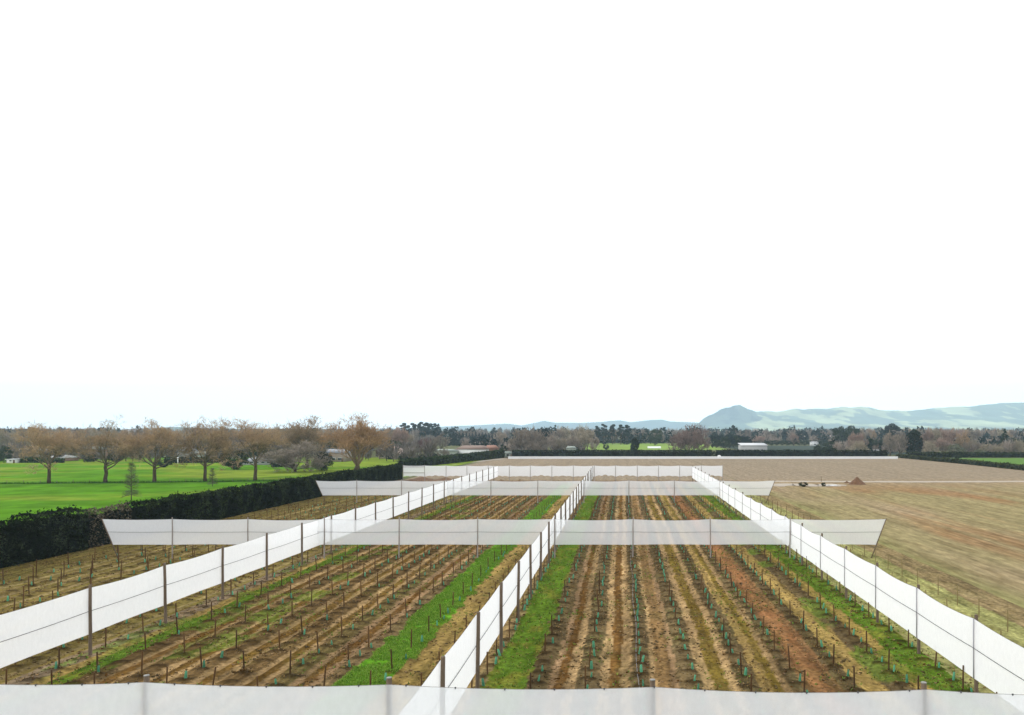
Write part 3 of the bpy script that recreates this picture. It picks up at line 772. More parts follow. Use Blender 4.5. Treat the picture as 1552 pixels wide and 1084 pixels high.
def grow_young(seed, H, W):
    q = np.random.default_rng(seed); tb = MB(); cb = MB()
    tb.tube([(0, 0, -.2), (0, 0, H * .3), (.04, 0, H * .7), (.02, 0, H * .97)], [.12, .10, .05, .015], 7)
    n_ = 150; f = .16 + .82 * q.random(n_) ** 1.1; a = q.random(n_) * 6.283; ln = W / 2 * np.clip(1.12 - f, .1, 1) ** .85 * (.6 + .45 * q.random(n_))
    p0 = np.c_[np.zeros((n_, 2)), f * H]; tip = p0 + np.c_[np.cos(a) * ln, np.sin(a) * ln, ln * (.25 - .55 * (f < .3) + .3 * f)]
    c = np.array([.085, .085, .05]) * (.7 + .6 * q.random((n_, 1)))
    cb.segs(p0, tip, .035, .015, 4, c)
    k = 9; t = .3 + .65 * q.random((n_, k, 1)); b0 = (p0[:, None] * (1 - t) + tip[:, None] * t).reshape(-1, 3)
    b1 = b0 + q.normal(size=b0.shape) * .22 + np.c_[np.repeat(np.cos(a) * .2, k), np.repeat(np.sin(a) * .2, k), np.full(n_ * k, .08)]
    cb.segs(b0, b1, .022, .01, 3, np.array([.11, .115, .06]) * (.7 + .6 * q.random((n_ * k, 1))))
    return dict(parts=[('trunk', tb.mesh('trunk', M['bark'], True)), ('crown', cb.mesh('crown', M['twig']))], H=H, W=W)
young = grow_young(60, 8.2, 5.0)
ever = [blob_tree(70 + k, 12, 11, 'round') for k in range(3)]
everblue = [blob_tree(75 + k, 14, 9, ('round', 'cone')[k % 2], col=(.016, .026, .026), col2=(.032, .046, .044)) for k in range(4)]
cones = [blob_tree(80 + k, 14, 6.5, 'cone') for k in range(2)]
column = blob_tree(84, 14, 5, 'column', col=(.012, .02, .012), col2=(.025, .036, .02))
pines = [blob_tree(86 + k, 22, 11, 'pine', n_=4200, col=(.022, .032, .03), col2=(.045, .06, .055)) for k in range(3)]
shrub = [blob_tree(90 + k, 6, 8, 'round', n_=3600, col=(.014, .02, .01), col2=(.04, .05, .022), leaf=.7) for k in range(2)]
shrubg = blob_tree(94, 5, 8, 'round', n_=3000, col=(.10, .11, .07), col2=(.17, .17, .11), leaf=.8)
shrubr = blob_tree(95, 6, 9, 'round', n_=3200, col=(.10, .05, .045), col2=(.17, .09, .075), leaf=.7)

# the row of big bare trees in the pasture
G = 'big bare trees along the pasture fence'
for k, (px, yt, w, y, lb) in enumerate([
    (74, 644, 84, 247, 'big bare spreading tree in the pasture, leftmost of the fence row'),
    (160, 639, 92, 250.5, 'big bare tree with a low side branch, second from the left in the pasture row'),
    (234, 639, 88, 254, 'big bare tree behind the young tree, third from the left in the pasture row'),
    (311, 636, 82, 257, 'big bare tree beside the small sapling, fourth from the left in the pasture row'),
    (387, 639, 86, 262, 'big bare tree just above the hedge, fifth from the left in the pasture row')]):
    put(bigs[k % 4], 'bare_tree', lb, px, yt, w, y, group=G)
put(willow2, 'bare_tree', 'tall bare tree behind the dense grey one left of the golden tree', 466, 634.5, 66, 345)
put(willow, 'bare_tree', 'golden brown many-stemmed bare tree above the hedge, widest and tallest in the pasture', 541, 631, 82, 318)
put(dense, 'bare_tree', 'dense grey brown low crowned bare tree standing just behind the hedge', 447, 671, 82, 312)
put(young, 'young_tree', 'young thin tree with wide low branches standing in front of the pasture row', 199, 702, 32, 188)
put(young, 'young_tree', 'small leafless sapling beside the fourth big tree of the pasture row', 322, 710, 20, 234)
put(shrub[0], 'evergreen_shrub', 'dark rounded evergreen shrub between the fourth and fifth pasture trees', 354, 683, 36, 330, 'shrub')
put(shrub[1], 'evergreen_shrub', 'dark evergreen shrub at the right foot of the dense grey tree', 488, 686, 26, 322, 'shrub')
put(ever[0], 'evergreen_tree', 'dark evergreen tree at the left picture edge by the white shed', 6, 676, 22, 396)
put(shrub[1], 'evergreen_shrub', 'dark shrub right of the first pasture tree, in front of the brick house', 137, 688, 22, 405, 'shrub')
put(shrub[0], 'evergreen_shrub', 'low dark shrub behind the third pasture tree trunk', 247, 697, 22, 350, 'shrub')
put(shrub[0], 'evergreen_shrub', 'dark shrub behind the second pasture tree, right of its trunk', 174, 688, 20, 410, 'shrub')

# belt of winter trees behind the pasture and its houses
G2 = 'brown winter trees in the belt behind the pasture'
lab2 = 'brown bare tree in the thick winter belt behind the pasture houses'
for k in range(104):
    px = -20 + k * 6.15 + random.gauss(0, 4); y = random.choice([470, 500, 540, 590, 640]) + random.gauss(0, 10)
    if 645 < px < 700: continue
    put(meds[k % 8] if k % 8 != 2 else meds[0], 'bare_tree', lab2, px, 650 + random.gauss(1.5, 2.5), random.uniform(20, 34), y, group=G2)
for k, (px, yt, w, y) in enumerate([(330, 668, 26, 430), (395, 672, 30, 420), (260, 672, 20, 470), (505, 668, 26, 430), (480, 672, 22, 440), (100, 688, 24, 440), (52, 692, 26, 420), (597, 668, 22, 470)]):
    put(ever[k % 3], 'evergreen_tree', 'dark evergreen among the pasture houses under the bare brown belt', px, yt, w, y, group='dark evergreens among the pasture houses')
for k, (px, yt, w, y) in enumerate([(-8, 650, 40, 760), (14, 651, 40, 800), (34, 650.5, 34, 780), (48, 649, 30, 740)]):
    put(everblue[k % 4], 'evergreen_tree', 'blue green evergreen in the wood at the far left edge', px, yt, w, y, group='blue green evergreens at the far left')

# middle distance, left of centre
put(meds[0], 'bare_tree', 'orange brown bare tree behind the pink gabled house', 594, 650, 36, 560)
put(meds[4], 'bare_tree', 'orange tinted bare tree right of the golden tree, in front of the tall pines', 612, 656, 26, 600)
put(shrubr, 'red_shrub', 'reddish leafed round tree left of the dark conifer belt', 644, 664, 26, 560)
put(meds[1], 'bare_tree', 'grey bare tree at the left end of the dark conifer belt', 668, 660, 30, 600)
put(meds[5], 'bare_tree', 'grey bare tree in front of the pale green bungalow', 672, 680, 20, 440)
for k, (px, yt, w) in enumerate([(612, 641.5, 14), (619, 645, 12), (627, 641.5, 12), (636, 640, 14), (645, 641, 15), (653, 642, 12), (661, 642, 12)]):
    put(pines[k % 3], 'tall_pine', 'tall blue grey pine in the clump on the skyline left of centre', px, yt, w, 1000 + random.gauss(0, 15), group='tall pines on the skyline')
put(cones[0], 'conifer', 'small pointed conifer on the skyline left of the tall pines', 590, 648, 8, 900)
for k in range(15):
    put(everblue[1 + 2 * (k % 2)], 'conifer', 'dark conifer in the straight belt behind the white walled house', 682 + k * 4.9, 655.5 + random.gauss(0, 1.2) + k * .12, 9.5, 790 + random.gauss(0, 6), group='conifers in the dark straight belt')
put(dome, 'bare_tree', 'broad brown dome shaped bare tree behind the far hedge, left of centre', 801, 651, 54, 482)
put(shrub[0], 'evergreen_shrub', 'dark evergreen left of the brown dome tree, at the track end', 764, 676, 14, 480, 'shrub')
put(meds[1], 'bare_tree', 'greyish bare tree between the conifer belt and the brown dome tree', 760, 655, 34, 620)
put(everblue[0], 'evergreen_tree', 'blue green evergreen behind the right side of the brown dome tree', 824, 651, 24, 640)
for k, (px, yt, w, y) in enumerate([(845, 650, 28, 620), (858, 647, 30, 660), (876, 649, 26, 640), (890, 646, 26, 600), (836, 660, 26, 520), (852, 664, 28, 505), (868, 662, 26, 510), (884, 656, 28, 530), (902, 662, 18, 520)]):
    put(meds[(1, 3, 5, 7)[k % 4]], 'bare_tree', 'pale bare tree in the group right of the brown dome tree', px, yt, w, y, group='pale bare trees right of the brown dome tree')
for k, (px, yt, w) in enumerate([(906, 646, 10), (915, 643, 11), (928, 643.5, 11), (941, 644, 12), (951, 644.5, 13)]):
    put(pines[k % 3], 'tall_pine', 'tall dark pine in the group above the pale green meadow', px, yt, w, 860 + random.gauss(0, 12), group='tall pines above the meadow')
for k in range(14):
    put(everblue[k % 4], 'evergreen_tree', 'dark evergreen in the low line behind the meadow', 905 + k * 9.0, 662 + random.gauss(0, 1.5), 13, 930 + random.gauss(0, 8), group='dark evergreens behind the meadow')
put(ever[1], 'evergreen_tree', 'round dark evergreen rising above the line behind the meadow', 993, 651.5, 22, 820)
put(column, 'evergreen_tree', 'stout dark evergreen just behind the far hedge, in front of the meadow', 962, 664, 12, 486)
put(shrub[0], 'evergreen_shrub', 'low dark shrub at the left end of the meadow', 919, 674, 9, 640, 'shrub')
put(domep, 'bare_tree', 'broad pink topped dome shaped bare tree behind the far hedge', 1046, 645.5, 56, 500)

# right of centre
for k in range(9):
    put(ever[k % 3] if k % 2 else everblue[k % 4], 'evergreen_tree', 'dark evergreen between the pink topped dome tree and the white roof', 1080 + k * 6.5, 661 + random.gauss(0, 2.5), 15, 700 + random.gauss(0, 20), group='evergreens left of the white roof')
for k, (px, yt, w) in enumerate([(1150, 662, 12), (1158, 656, 10), (1168, 655, 12), (1180, 658, 12), (1192, 654, 10), (1208, 653, 12), (1218, 653, 12), (1232, 652, 12), (1240, 652, 10), (1200, 656, 10), (1130, 652, 16), (1140, 655, 14), (1118, 655, 14)]):
    put(everblue[k % 4], 'evergreen_tree', 'dark evergreen in the broken line behind the grey field', px, yt, w, 1000 + random.gauss(0, 25), group='evergreens behind the grey field')
for k, px in enumerate(np.arange(1118, 1256, 8.5)):
    put(ever[k % 3], 'hedgerow_tree', 'low clipped dark tree in the hedgerow behind the grey field', px, 667.5, 11, 815, group='clipped trees behind the grey field')
put(meds[2], 'bare_tree', 'pink tinted bare tree standing in front of the hedgerow of the grey field', 1203, 657, 13, 790)
put(meds[6], 'bare_tree', 'low pink tinted bare tree at the left end of the grey field', 1152, 661, 22, 790)
put(ever[0], 'evergreen_tree', 'left of two massive dark evergreens above the grey field', 1272, 647, 26, 780)
put(ever[2], 'evergreen_tree', 'right of two massive dark evergreens above the grey field', 1290, 645.5, 26, 800)
for k, (px, yt, w, y) in enumerate([(1250, 672, 22, 560), (1266, 670, 22, 590), (1262, 676, 20, 520), (1240, 674, 14, 560)]):
    put(ever[k % 3], 'evergreen_tree', 'low dark evergreen left of the pinkish pale bare tree', px, yt, w, y, group='low evergreens by the pinkish pale tree')
put(meds[2], 'bare_tree', 'left half of the pinkish pale bare pair above the far hedge', 1291, 656, 18, 500)
put(meds[6], 'bare_tree', 'right half of the pinkish pale bare pair above the far hedge', 1303, 657, 18, 505)
put(meds[3], 'bare_tree', 'pale olive spreading bare tree in front of the pinkish pale pair', 1300, 668, 32, 480)
for k in range(4):
    put(ever[k % 3], 'evergreen_tree', 'blocky dark evergreen in the short clipped run right of the pinkish pair', 1315 + k * 7, 665, 10, 560, group='short clipped evergreen run')
put(everblue[2], 'evergreen_tree', 'dark evergreen on the skyline above the grey round bare tree', 1352, 642.5, 24, 720)
put(meds[1], 'bare_tree', 'left stem group of the grey round bare tree at the far corner of the field', 1349, 656, 28, 492)
put(meds[5], 'bare_tree', 'right stem group of the grey round bare tree at the far corner of the field', 1364, 656, 28, 498)
put(column, 'evergreen_tree', 'tall dark broad evergreen column at the far corner of the ploughed field', 1386, 652, 22, 497)
for k, (px, yt, w, y) in enumerate([(1404, 653, 26, 505), (1418, 651, 26, 510), (1438, 651, 28, 515), (1456, 654, 24, 510), (1428, 664, 26, 490), (1410, 668, 24, 488)]):
    put(meds[(2, 3, 6, 0)[k % 4]], 'bare_tree', 'pinkish bare tree in the grove right of the dark evergreen column', px, yt, w, y, group='pinkish bare grove')
put(shrubg, 'pale_shrub', 'pale green grey shrub in front of the pinkish bare grove', 1449, 673, 26, 484, 'shrub')
put(shrub[0], 'evergreen_shrub', 'dark shrub on the low hedge at the near corner of the right meadow', 1452, 688, 11, 445, 'shrub')
put(cones[1], 'conifer', 'dark pointed conifer near the right picture edge', 1523, 651, 16, 560)
put(ever[1], 'evergreen_tree', 'rounded evergreen right of the pointed conifer at the right edge', 1538, 664, 22, 580)
for k in range(22):
    px = 1462 + k * 4.6 + random.gauss(0, 2)
    put(meds[(1, 5, 3, 7)[k % 4]], 'bare_tree', 'grey bare tree in the scrubby belt behind the right meadow', px, 668 + random.gauss(4, 3.5), random.uniform(14, 22), 500 + random.random() * 70, group='scrubby bare belt behind the right meadow')
put(shrubg, 'pale_shrub', 'pale scrub in the belt behind the right meadow', 1484, 681, 18, 490, 'shrub')
for k in range(20):
    put(everblue[k % 4] if k % 3 else ever[0], 'evergreen_tree', 'dark evergreen in the band above the scrubby belt at the right', 1466 + k * 5 + random.gauss(0, 2), 669 + random.gauss(0, 1.5), 11, 640 + random.gauss(0, 10), group='evergreen band at the right')
for k in range(40):
    px = 1300 + k * 7 + random.gauss(0, 3)
    put(meds[k % 8], 'bare_tree', 'hazy bare tree in the wide grove under the right hills', px, 651 + random.gauss(0, 1.8), random.uniform(12, 20), 800 + random.random() * 350, group='hazy bare grove under the right hills')

# far off woods as masses
def wood(name, label, n_, xr, yr, hr, evergreen, seed, mask=None, tint=1.0):
    q = np.random.default_rng(seed); b = MB()
    px = xr[0] + (xr[1] - xr[0]) * q.random(n_); y = yr[0] * (yr[1] / yr[0]) ** q.random(n_); 
    if mask is not None:
        kp = mask(px, y); px, y = px[kp], y[kp]; n_ = len(px)
    x = wx(px, y)
    h = hr[0] + (hr[1] - hr[0]) * q.random(n_); w = h * (.45 + .35 * q.random(n_))
    for k in range(n_):
        if evergreen:
            m_ = 120; u = q.normal(size=(m_, 3)); u /= np.linalg.norm(u, axis=1)[:, None]
            lob = 1 + .3 * np.sin(u[:, :1] * 5 + k) * np.cos(u[:, 1:2] * 4 + k)
            p = np.array([x[k], y[k], h[k] * .5]) + u * lob * [w[k] * .5, w[k] * .5, h[k] * .48] * (.75 + .3 * q.random((m_, 1)))
            c = np.array([.014, .024, .02]) * (.6 + .8 * q.random()) * (.6 + .8 * q.random((m_, 1)))
            b.leaves(p, h[k] * .16, c)
        else:
            m_ = 90; a = q.random(m_) * 6.283; el = .35 + 1.1 * q.random(m_); r_ = .35 + .6 * q.random(m_)
            p0 = np.c_[x[k] + np.cos(a) * w[k] * .18, y[k] + np.sin(a) * w[k] * .18, h[k] * (.15 + .45 * q.random(m_))]
            p1 = p0 + np.c_[np.cos(a) * np.cos(el) * w[k] * .45, np.sin(a) * np.cos(el) * w[k] * .45, np.sin(el) * h[k] * .38 * (.5 + q.random(m_) * .6)]
            c = np.array([.22, .18, .15]) * tint * (.7 + .6 * q.random()) * (.7 + .6 * q.random((m_, 1)))
            b.segs(p0, p1, h[k] * .018, h[k] * .006, 3, c)
            b.segs([(x[k], y[k], 0)], [(x[k], y[k], h[k] * .5)], h[k] * .02, h[k] * .012, 5, np.array([[.08, .07, .055]]))
    o = b.build(name, M['leafvc'] if evergreen else M['twig']); tag(o, label, 'woodland', kind='stuff')
wood('bare_woodland', 'grey brown winter woodland filling the far plain', 1100, (-60, 1620), (900, 2400), (11, 21), False, 601)
wood('bare_undergrowth', 'brown winter scrub and saplings filling in behind the pasture', 620, (-60, 660), (400, 900), (5, 13), False, 603, None, .72)
keepm = lambda px, y: ~((px > 1085) & (px < 1262) & (y < 830)) & ~((px > 885) & (px < 1085) & (y < 960))
wood('scrub_woodland', 'brown grey scrub and saplings behind the far boundary hedges', 520, (700, 1640), (500, 1000), (6, 12), False, 604, keepm)
wood('evergreen_scrub', 'dark evergreen scrub mixed through the trees behind the far hedges', 400, (700, 1640), (520, 1000), (4, 11), True, 605, keepm)
wood('evergreen_woodland', 'dark evergreen woodland scattered over the far plain', 800, (-60, 1620), (850, 2600), (8, 20), True, 602)

# ------------------------------------------------------------------ hedges
def hedge(name, label, pts, width, h0, h1, density, leaf, c1, c2, seed, bumps=.5, group=None, core=True):
    q = np.random.default_rng(seed); pts = np.array(pts, float)
    seg = np.linalg.norm(np.diff(pts, axis=0), axis=1); cum = np.r_[0, np.cumsum(seg)]; L = cum[-1]
    o_ = pts[0]
    def at(s): return np.c_[np.interp(s, cum, pts[:, 0]), np.interp(s, cum, pts[:, 1])]
    dirv = (pts[-1] - pts[0]) / np.linalg.norm(pts[-1] - pts[0]); nrm = np.array([-dirv[1], dirv[0]])
    def hgt(s): return h0 + (h1 - h0) * s / L + bumps * (fbm(s * .22, s * 0 + seed, seed, 4) - .5) * 2 + bumps * .8 * (vnoise(s * .9, s * 0 + seed + 3, seed) - .5)
    root = thing(name, label, 'hedge', (o_[0], o_[1], 0), 0, group)
    n_ = int(L * (2 * h0 + width) * density)
    s = q.random(n_) * L; f = q.random(n_); per = 2 * h0 + width; a = f * per
    H_ = hgt(s); wv = 1 + .30 * (fbm(s * .35, a * .5, seed + 9, 3) - .5) * 2
    side = np.where(a < h0, -1, np.where(a < h0 + width, 0, 1))
    v = np.where(side == -1, a / h0, np.where(side == 1, (per - a) / h0, 1)); u = np.where(side == 0, (a - h0) / width * 2 - 1, side)
    rnd = 1 - .25 * sst(.8, 1.0, v)
    off = u * width / 2 * wv * np.where(side == 0, .9, rnd * (.86 + .14 * v)) ; z = v * H_ - np.where(side == 0, .12 * np.abs(u) ** 3 * H_, 0) + q.normal(size=n_) * .08
    # shoots that stand up out of the top
    z += np.where((side == 0) & (q.random(n_) < .12), q.random(n_) * .5, 0)
    p = at(s) - o_ + nrm * off[:, None]
    cl = sst(.35, .7, fbm(s * .5, v * 2.2 + side * 5, seed + 21, 4))[:, None]
    col = (np.array(c1) * (1 - cl) + np.array(c2) * cl) * (.55 + .9 * q.random((n_, 1)))
    b = MB(); b.leaves(np.c_[p, np.maximum(z, .05)], leaf * (.6 + .8 * q.random(n_)), col)
    b.build('foliage', M['leafvc'], root)
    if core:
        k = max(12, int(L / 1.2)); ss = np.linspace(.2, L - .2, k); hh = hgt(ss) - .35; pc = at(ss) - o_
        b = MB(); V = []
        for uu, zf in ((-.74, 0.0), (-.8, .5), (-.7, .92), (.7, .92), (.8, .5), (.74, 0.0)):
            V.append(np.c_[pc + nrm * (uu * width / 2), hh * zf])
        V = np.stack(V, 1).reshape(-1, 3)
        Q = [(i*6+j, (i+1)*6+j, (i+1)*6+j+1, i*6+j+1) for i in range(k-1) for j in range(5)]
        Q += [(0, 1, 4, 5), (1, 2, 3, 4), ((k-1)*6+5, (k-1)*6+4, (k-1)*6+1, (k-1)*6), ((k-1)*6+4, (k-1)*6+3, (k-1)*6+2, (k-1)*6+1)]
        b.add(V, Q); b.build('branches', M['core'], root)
    return root
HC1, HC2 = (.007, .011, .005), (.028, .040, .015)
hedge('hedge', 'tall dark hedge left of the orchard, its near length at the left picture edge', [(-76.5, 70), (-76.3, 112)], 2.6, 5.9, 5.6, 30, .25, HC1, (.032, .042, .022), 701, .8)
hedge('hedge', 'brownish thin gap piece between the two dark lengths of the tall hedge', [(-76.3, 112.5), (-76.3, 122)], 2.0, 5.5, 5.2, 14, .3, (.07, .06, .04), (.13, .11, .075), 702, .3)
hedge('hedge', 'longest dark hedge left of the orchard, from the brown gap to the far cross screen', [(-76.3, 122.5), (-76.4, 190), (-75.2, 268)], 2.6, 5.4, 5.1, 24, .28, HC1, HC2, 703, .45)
hedge('hedge', 'dark green hedge beside the pale farm track beyond the far cross screen', [(-95, 340), (-88, 372), (-70.5, 468)], 2.6, 3.6, 4.6, 9, .5, (.016, .026, .011), (.045, .062, .022), 704, .3)
hedge('hedge', 'long dark boundary hedge behind the low white strip, left of its gap', [(wx(776, 464), 464), (51.9, 464)], 2.4, 4.4, 4.5, 9, .55, (.008, .012, .006), (.03, .045, .018), 705, .22)
hedge('hedge', 'long dark boundary hedge behind the low white strip, right of its gap', [(54.2, 464), (154, 464)], 2.4, 4.6, 4.3, 9, .55, (.008, .012, .006), (.026, .038, .016), 706, .22)
hedge('hedge', 'low clipped hedge running along the right edge of the ploughed field', [(164, 300), (165, 380), (162, 470)], 2.4, 2.0, 2.0, 9, .45, (.022, .03, .011), (.06, .065, .022), 707, .2)
hedge('hedge', 'dark hedge across the back of the right meadow', [(168, 470), (330, 470)], 3, 3.2, 2.6, 6, .6, (.014, .022, .009), (.04, .05, .02), 708, .3)
hedge('hedge', 'trimmed dark hedge in front of the grey gabled house', [(wx(245, 390), 392), (wx(330, 390), 398)], 2.4, 3.0, 2.6, 6, .6, (.016, .024, .01), (.05, .055, .025), 709, .3)
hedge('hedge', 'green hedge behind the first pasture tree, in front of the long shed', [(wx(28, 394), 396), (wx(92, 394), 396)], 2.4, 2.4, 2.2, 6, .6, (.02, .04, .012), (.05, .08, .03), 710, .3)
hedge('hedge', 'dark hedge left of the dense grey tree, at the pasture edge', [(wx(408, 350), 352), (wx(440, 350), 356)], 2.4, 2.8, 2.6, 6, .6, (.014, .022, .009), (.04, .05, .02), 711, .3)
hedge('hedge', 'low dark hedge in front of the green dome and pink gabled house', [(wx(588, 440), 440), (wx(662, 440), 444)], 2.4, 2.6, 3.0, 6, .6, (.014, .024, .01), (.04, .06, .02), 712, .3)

# rough grass under the pasture fence, and the fence itself
b = MB(); n_ = 9000
x = -520 + 440 * rng.random(n_); y = fence_y(x) + rng.normal(size=n_) * .7
p0 = np.c_[x, y, np.full(n_, .02)]; p1 = p0 + np.c_[rng.normal(size=(n_, 2)) * .12, .25 + .45 * rng.random(n_)]
b.segs(p0, p1, .05, .01, 3, alb(56, 100, 26) * (.6 + .8 * rng.random((n_, 1))))
tag(b.build('rough_grass', M['leafvc']), 'long dark green grass line under the pasture trees', 'grass', kind='stuff')
root = thing('wire_fence', 'thin post and wire fence along the row of big pasture trees', 'fence', (-300, fence_y(-300), 0))
b = MB(); b.tube([(0, 0, -.2), (0, 0, 1.15)], .07, 6); fp = b.mesh('fence_post', M['fencewood'])
for k in range(46):
    o = link('fence_post', fp, root, (k * 4.6, k * 4.6 * .16, 0))
b = MB()
for zz in (.35, .7, 1.05): b.tube([(0, 0, zz), (207, 207 * .16, zz)], .012, 4)
b.build('fence_wire', M['wire'], root)

# ------------------------------------------------------------------ soil heap, bushes and bits by the track
def heap(name, label, x, y, r, h, seed, m='soilheap'):
    n_ = 44; k = 18; b = MB(); q = np.random.default_rng(seed)
    th = np.arange(n_) / n_ * 6.283; V = []
    for j in range(k):
        f = j / (k - 1); rr = r * (1 - f) * (1 + .22 * (fbm(np.cos(th) * 2 + 5, np.sin(th) * 2 + seed, seed, 3) - .5)); z = h * (f ** 1.05) + .26 * (fbm(np.cos(th) * 5 + 9, np.sin(th) * 5 + f * 9, seed + 1, 3) - .5) * (f < .97)
        V.append(np.c_[np.cos(th) * rr, np.sin(th) * rr * .8, np.maximum(z, 0) if j else np.zeros(n_) - .02])
    b.add(np.concatenate(V), [(j*n_+i, j*n_+(i+1) % n_, (j+1)*n_+(i+1) % n_, (j+1)*n_+i) for j in range(k-1) for i in range(n_)])
    o = b.build(name, M[m], loc=(x, y, .05)); return tag(o, label, 'soil heap')
heap('soil_heap', 'tall pointed brown soil heap beside the pale track', wx(1302, 241), 243, 2.9, 2.35, 801)
heap('soil_heap', 'tiny brown soil heap just left of the tall pointed one', wx(1283.5, 250), 250, .9, .55, 802)
heap('soil_heap', 'long low dark soil heap under the left end of the farthest cross screen', wx(640, 262), 262, 5.5, 1.0, 803)
heap('soil_heap', 'low reddish soil heap seen under the farthest cross screen, right of the dark one', wx(675, 264), 264, 4.2, .8, 804)
heap('soil_heap', 'small dark soil heap near the end of the left long screen', wx(758.5, 258), 259, .9, .5, 805)
heap('soil_heap', 'small flat soil heap between the left and middle long screens, far end', wx(787, 258), 260, .8, .4, 806)
put(shrub[0], 'evergreen_shrub', 'low dark bush on the pale yard by the track, wider of two', 1217, 731.2, 13.5, 233, 'shrub', zmul=1.0)
put(shrub[1], 'evergreen_shrub', 'small dark bush on the pale yard left of the tall soil heap', 1248.5, 731.6, 7, 234.5, 'shrub')
b = MB(); b.tube([(0, 0, -.2), (0, 0, 1.7)], .06, 6)
tag(b.build('marker_post', M['stake'], loc=(wx(1243.5, 255), 254, .05)), 'thin lone marker post on the pale track', 'post')
# white plastic sheet on the yard
b = MB(); q = np.random.default_rng(5); nx = 16
X_, Y_ = np.meshgrid(np.linspace(0, 3.4, nx), np.linspace(0, 2.2, 8)); Z_ = .10 + .16 * fbm(X_ * 1.5, Y_ * 1.5, 777, 3)
i = np.arange(7)[:, None] * nx + np.arange(nx - 1)[None]
b.add(np.stack([X_, Y_, Z_], -1).reshape(-1, 3), np.stack([i, i+1, i+nx+1, i+nx], -1).reshape(-1, 4))
tag(b.build('plastic_sheet', M['white_paint'], loc=(wx(1252, 236), 235.5, .06)), 'crumpled white plastic sheet on the yard beside the small bush', 'plastic sheet')

put(shrub[1], 'evergreen_shrub', 'small brown green shrub filling the gap of the long boundary hedge', 1082, 684, 7, 462, 'shrub')
b = MB(); b.tube([(0, 0, 0), (0, 0, 1.5), (0, 0, 1.72)], [.95, .95, .35], 14); b.tube([(0, 0, 1.7), (0, 0, 1.85)], [.3, .3], 10)
tag(b.build('water_tank', M['white_paint'], loc=(wx(1090, 459), 459, 0)), 'small pale round water tank at the gap of the far boundary hedge', 'water tank')

# ------------------------------------------------------------------ houses and sheds
def wallmat(k, c): 
    if k not in M: M[k] = mat(k, c, var=0.12, scale=.6, rough=.8)
    return M[k]
WALLS = {'white': (.66, .66, .63), 'cream': (.5, .46, .38), 'brick': (.24, .14, .10), 'taupe': (.26, .21, .17), 'pink': (.42, .31, .27), 'green': (.28, .31, .25), 'grey': (.32, .32, .31)}
ROOFS = {'white': (.5, .5, .5), 'grey': (.25, .26, .28), 'brown': (.2, .14, .11), 'palegreen': (.24, .27, .235), 'rust': (.26, .14, .1), 'pink': (.38, .28, .25), 'dark': (.1, .1, .11)}
def house(name, label, px0, px1, y, ytop, depth, wall, roof, storey=None, win=4, gable=False, door=True, cat='house', chimney=False, roof_rise=None, group=None, flat=False):
    x0, x1 = wx(px0, y), wx(px1, y); w = x1 - x0; top = max(2.0, wz(ytop, y)); rise = roof_rise if roof_rise is not None else min(2.0, top * .38)
    wh = top - rise
    root = thing(name, label, cat, ((x0 + x1) / 2, y, 0), 0, group)
    wm = wallmat('wall_' + wall, WALLS[wall]); rm = wallmat('roof_' + roof, ROOFS[roof])
    b = MB(); b.box(-w/2, w/2, 0, depth, -.1, wh); wl = b.build('wall', wm, root)
    b = MB(); e = .45
    if flat:
        b.add([(-w/2-e, -e, wh), (w/2+e, -e, wh), (w/2+e, depth+e, wh+rise), (-w/2-e, depth+e, wh+rise), (-w/2-e, -e, wh+.18), (w/2+e, -e, wh+.18), (w/2+e, depth+e, wh+rise+.18), (-w/2-e, depth+e, wh+rise+.18)],
              [(0,3,2,1),(4,5,6,7),(0,1,5,4),(1,2,6,5),(2,3,7,6),(3,0,4,7)])
    elif gable:   # ridge runs away from the camera
        b.add([(-w/2-e, -e, wh-.15), (0, -e, wh+rise), (w/2+e, -e, wh-.15), (-w/2-e, depth+e, wh-.15), (0, depth+e, wh+rise), (w/2+e, depth+e, wh-.15)], [(0,1,4,3),(1,2,5,4),(0,3,5,2)], [(0,2,1),(3,4,5)])
    else:         # ridge runs across, hipped ends
        hp = min(w * .2, depth / 2)
        b.add([(-w/2-e, -e, wh-.1), (w/2+e, -e, wh-.1), (w/2+e, depth+e, wh-.1), (-w/2-e, depth+e, wh-.1), (-w/2-e+hp, depth/2, wh+rise), (w/2+e-hp, depth/2, wh+rise)],
              [(0,1,5,4),(2,3,4,5),(0,3,2,1)], [(1,2,5),(3,0,4)])
    rf = b.build('roof', rm, root)
    if chimney:
        b = MB(); b.box(w*.18-.4, w*.18+.4, depth/2-.35, depth/2+.35, wh+rise*.6, wh+rise+.8); b.build('chimney', wallmat('wall_brick', WALLS['brick']), rf)
    ww = min(1.8, w / (win + 1.5) * .7)
    for k in range(win):
        xc = -w/2 + w * (k + .8) / (win + .6)
        b = MB(); b.box(xc-ww/2-.08, xc+ww/2+.08, -.05, .02, .9, min(wh-.25, 2.2)); wn = b.build('window', M['white_paint'], root)
        b = MB(); b.box(xc-ww/2, xc+ww/2, -.065, -.03, 1.0, min(wh-.33, 2.1)); b.build('pane', M['glass'], wn)
    if door:
        b = MB(); b.box(w*.42-.45, w*.42+.45, -.05, .02, 0, min(2.0, wh-.2)); b.build('door', wallmat('door_brown', (.14, .09, .06)), root)
    return root
house('shed', 'small white shed at the far left edge of the pasture', 10, 22, 392, 697, 4, 'white', 'white', win=1, cat='shed', flat=True, roof_rise=.2)
house('farm_shed', 'long taupe farm shed with a pale roof edge at the far left', 17, 63, 428, 681.5, 14, 'taupe', 'white', win=5, cat='shed', flat=True, roof_rise=.5)
house('farm_shed', 'low shed with a bright white roof behind the first pasture tree', 70, 95, 412, 690, 12, 'brick', 'white', win=3, cat='shed', roof_rise=1.4)
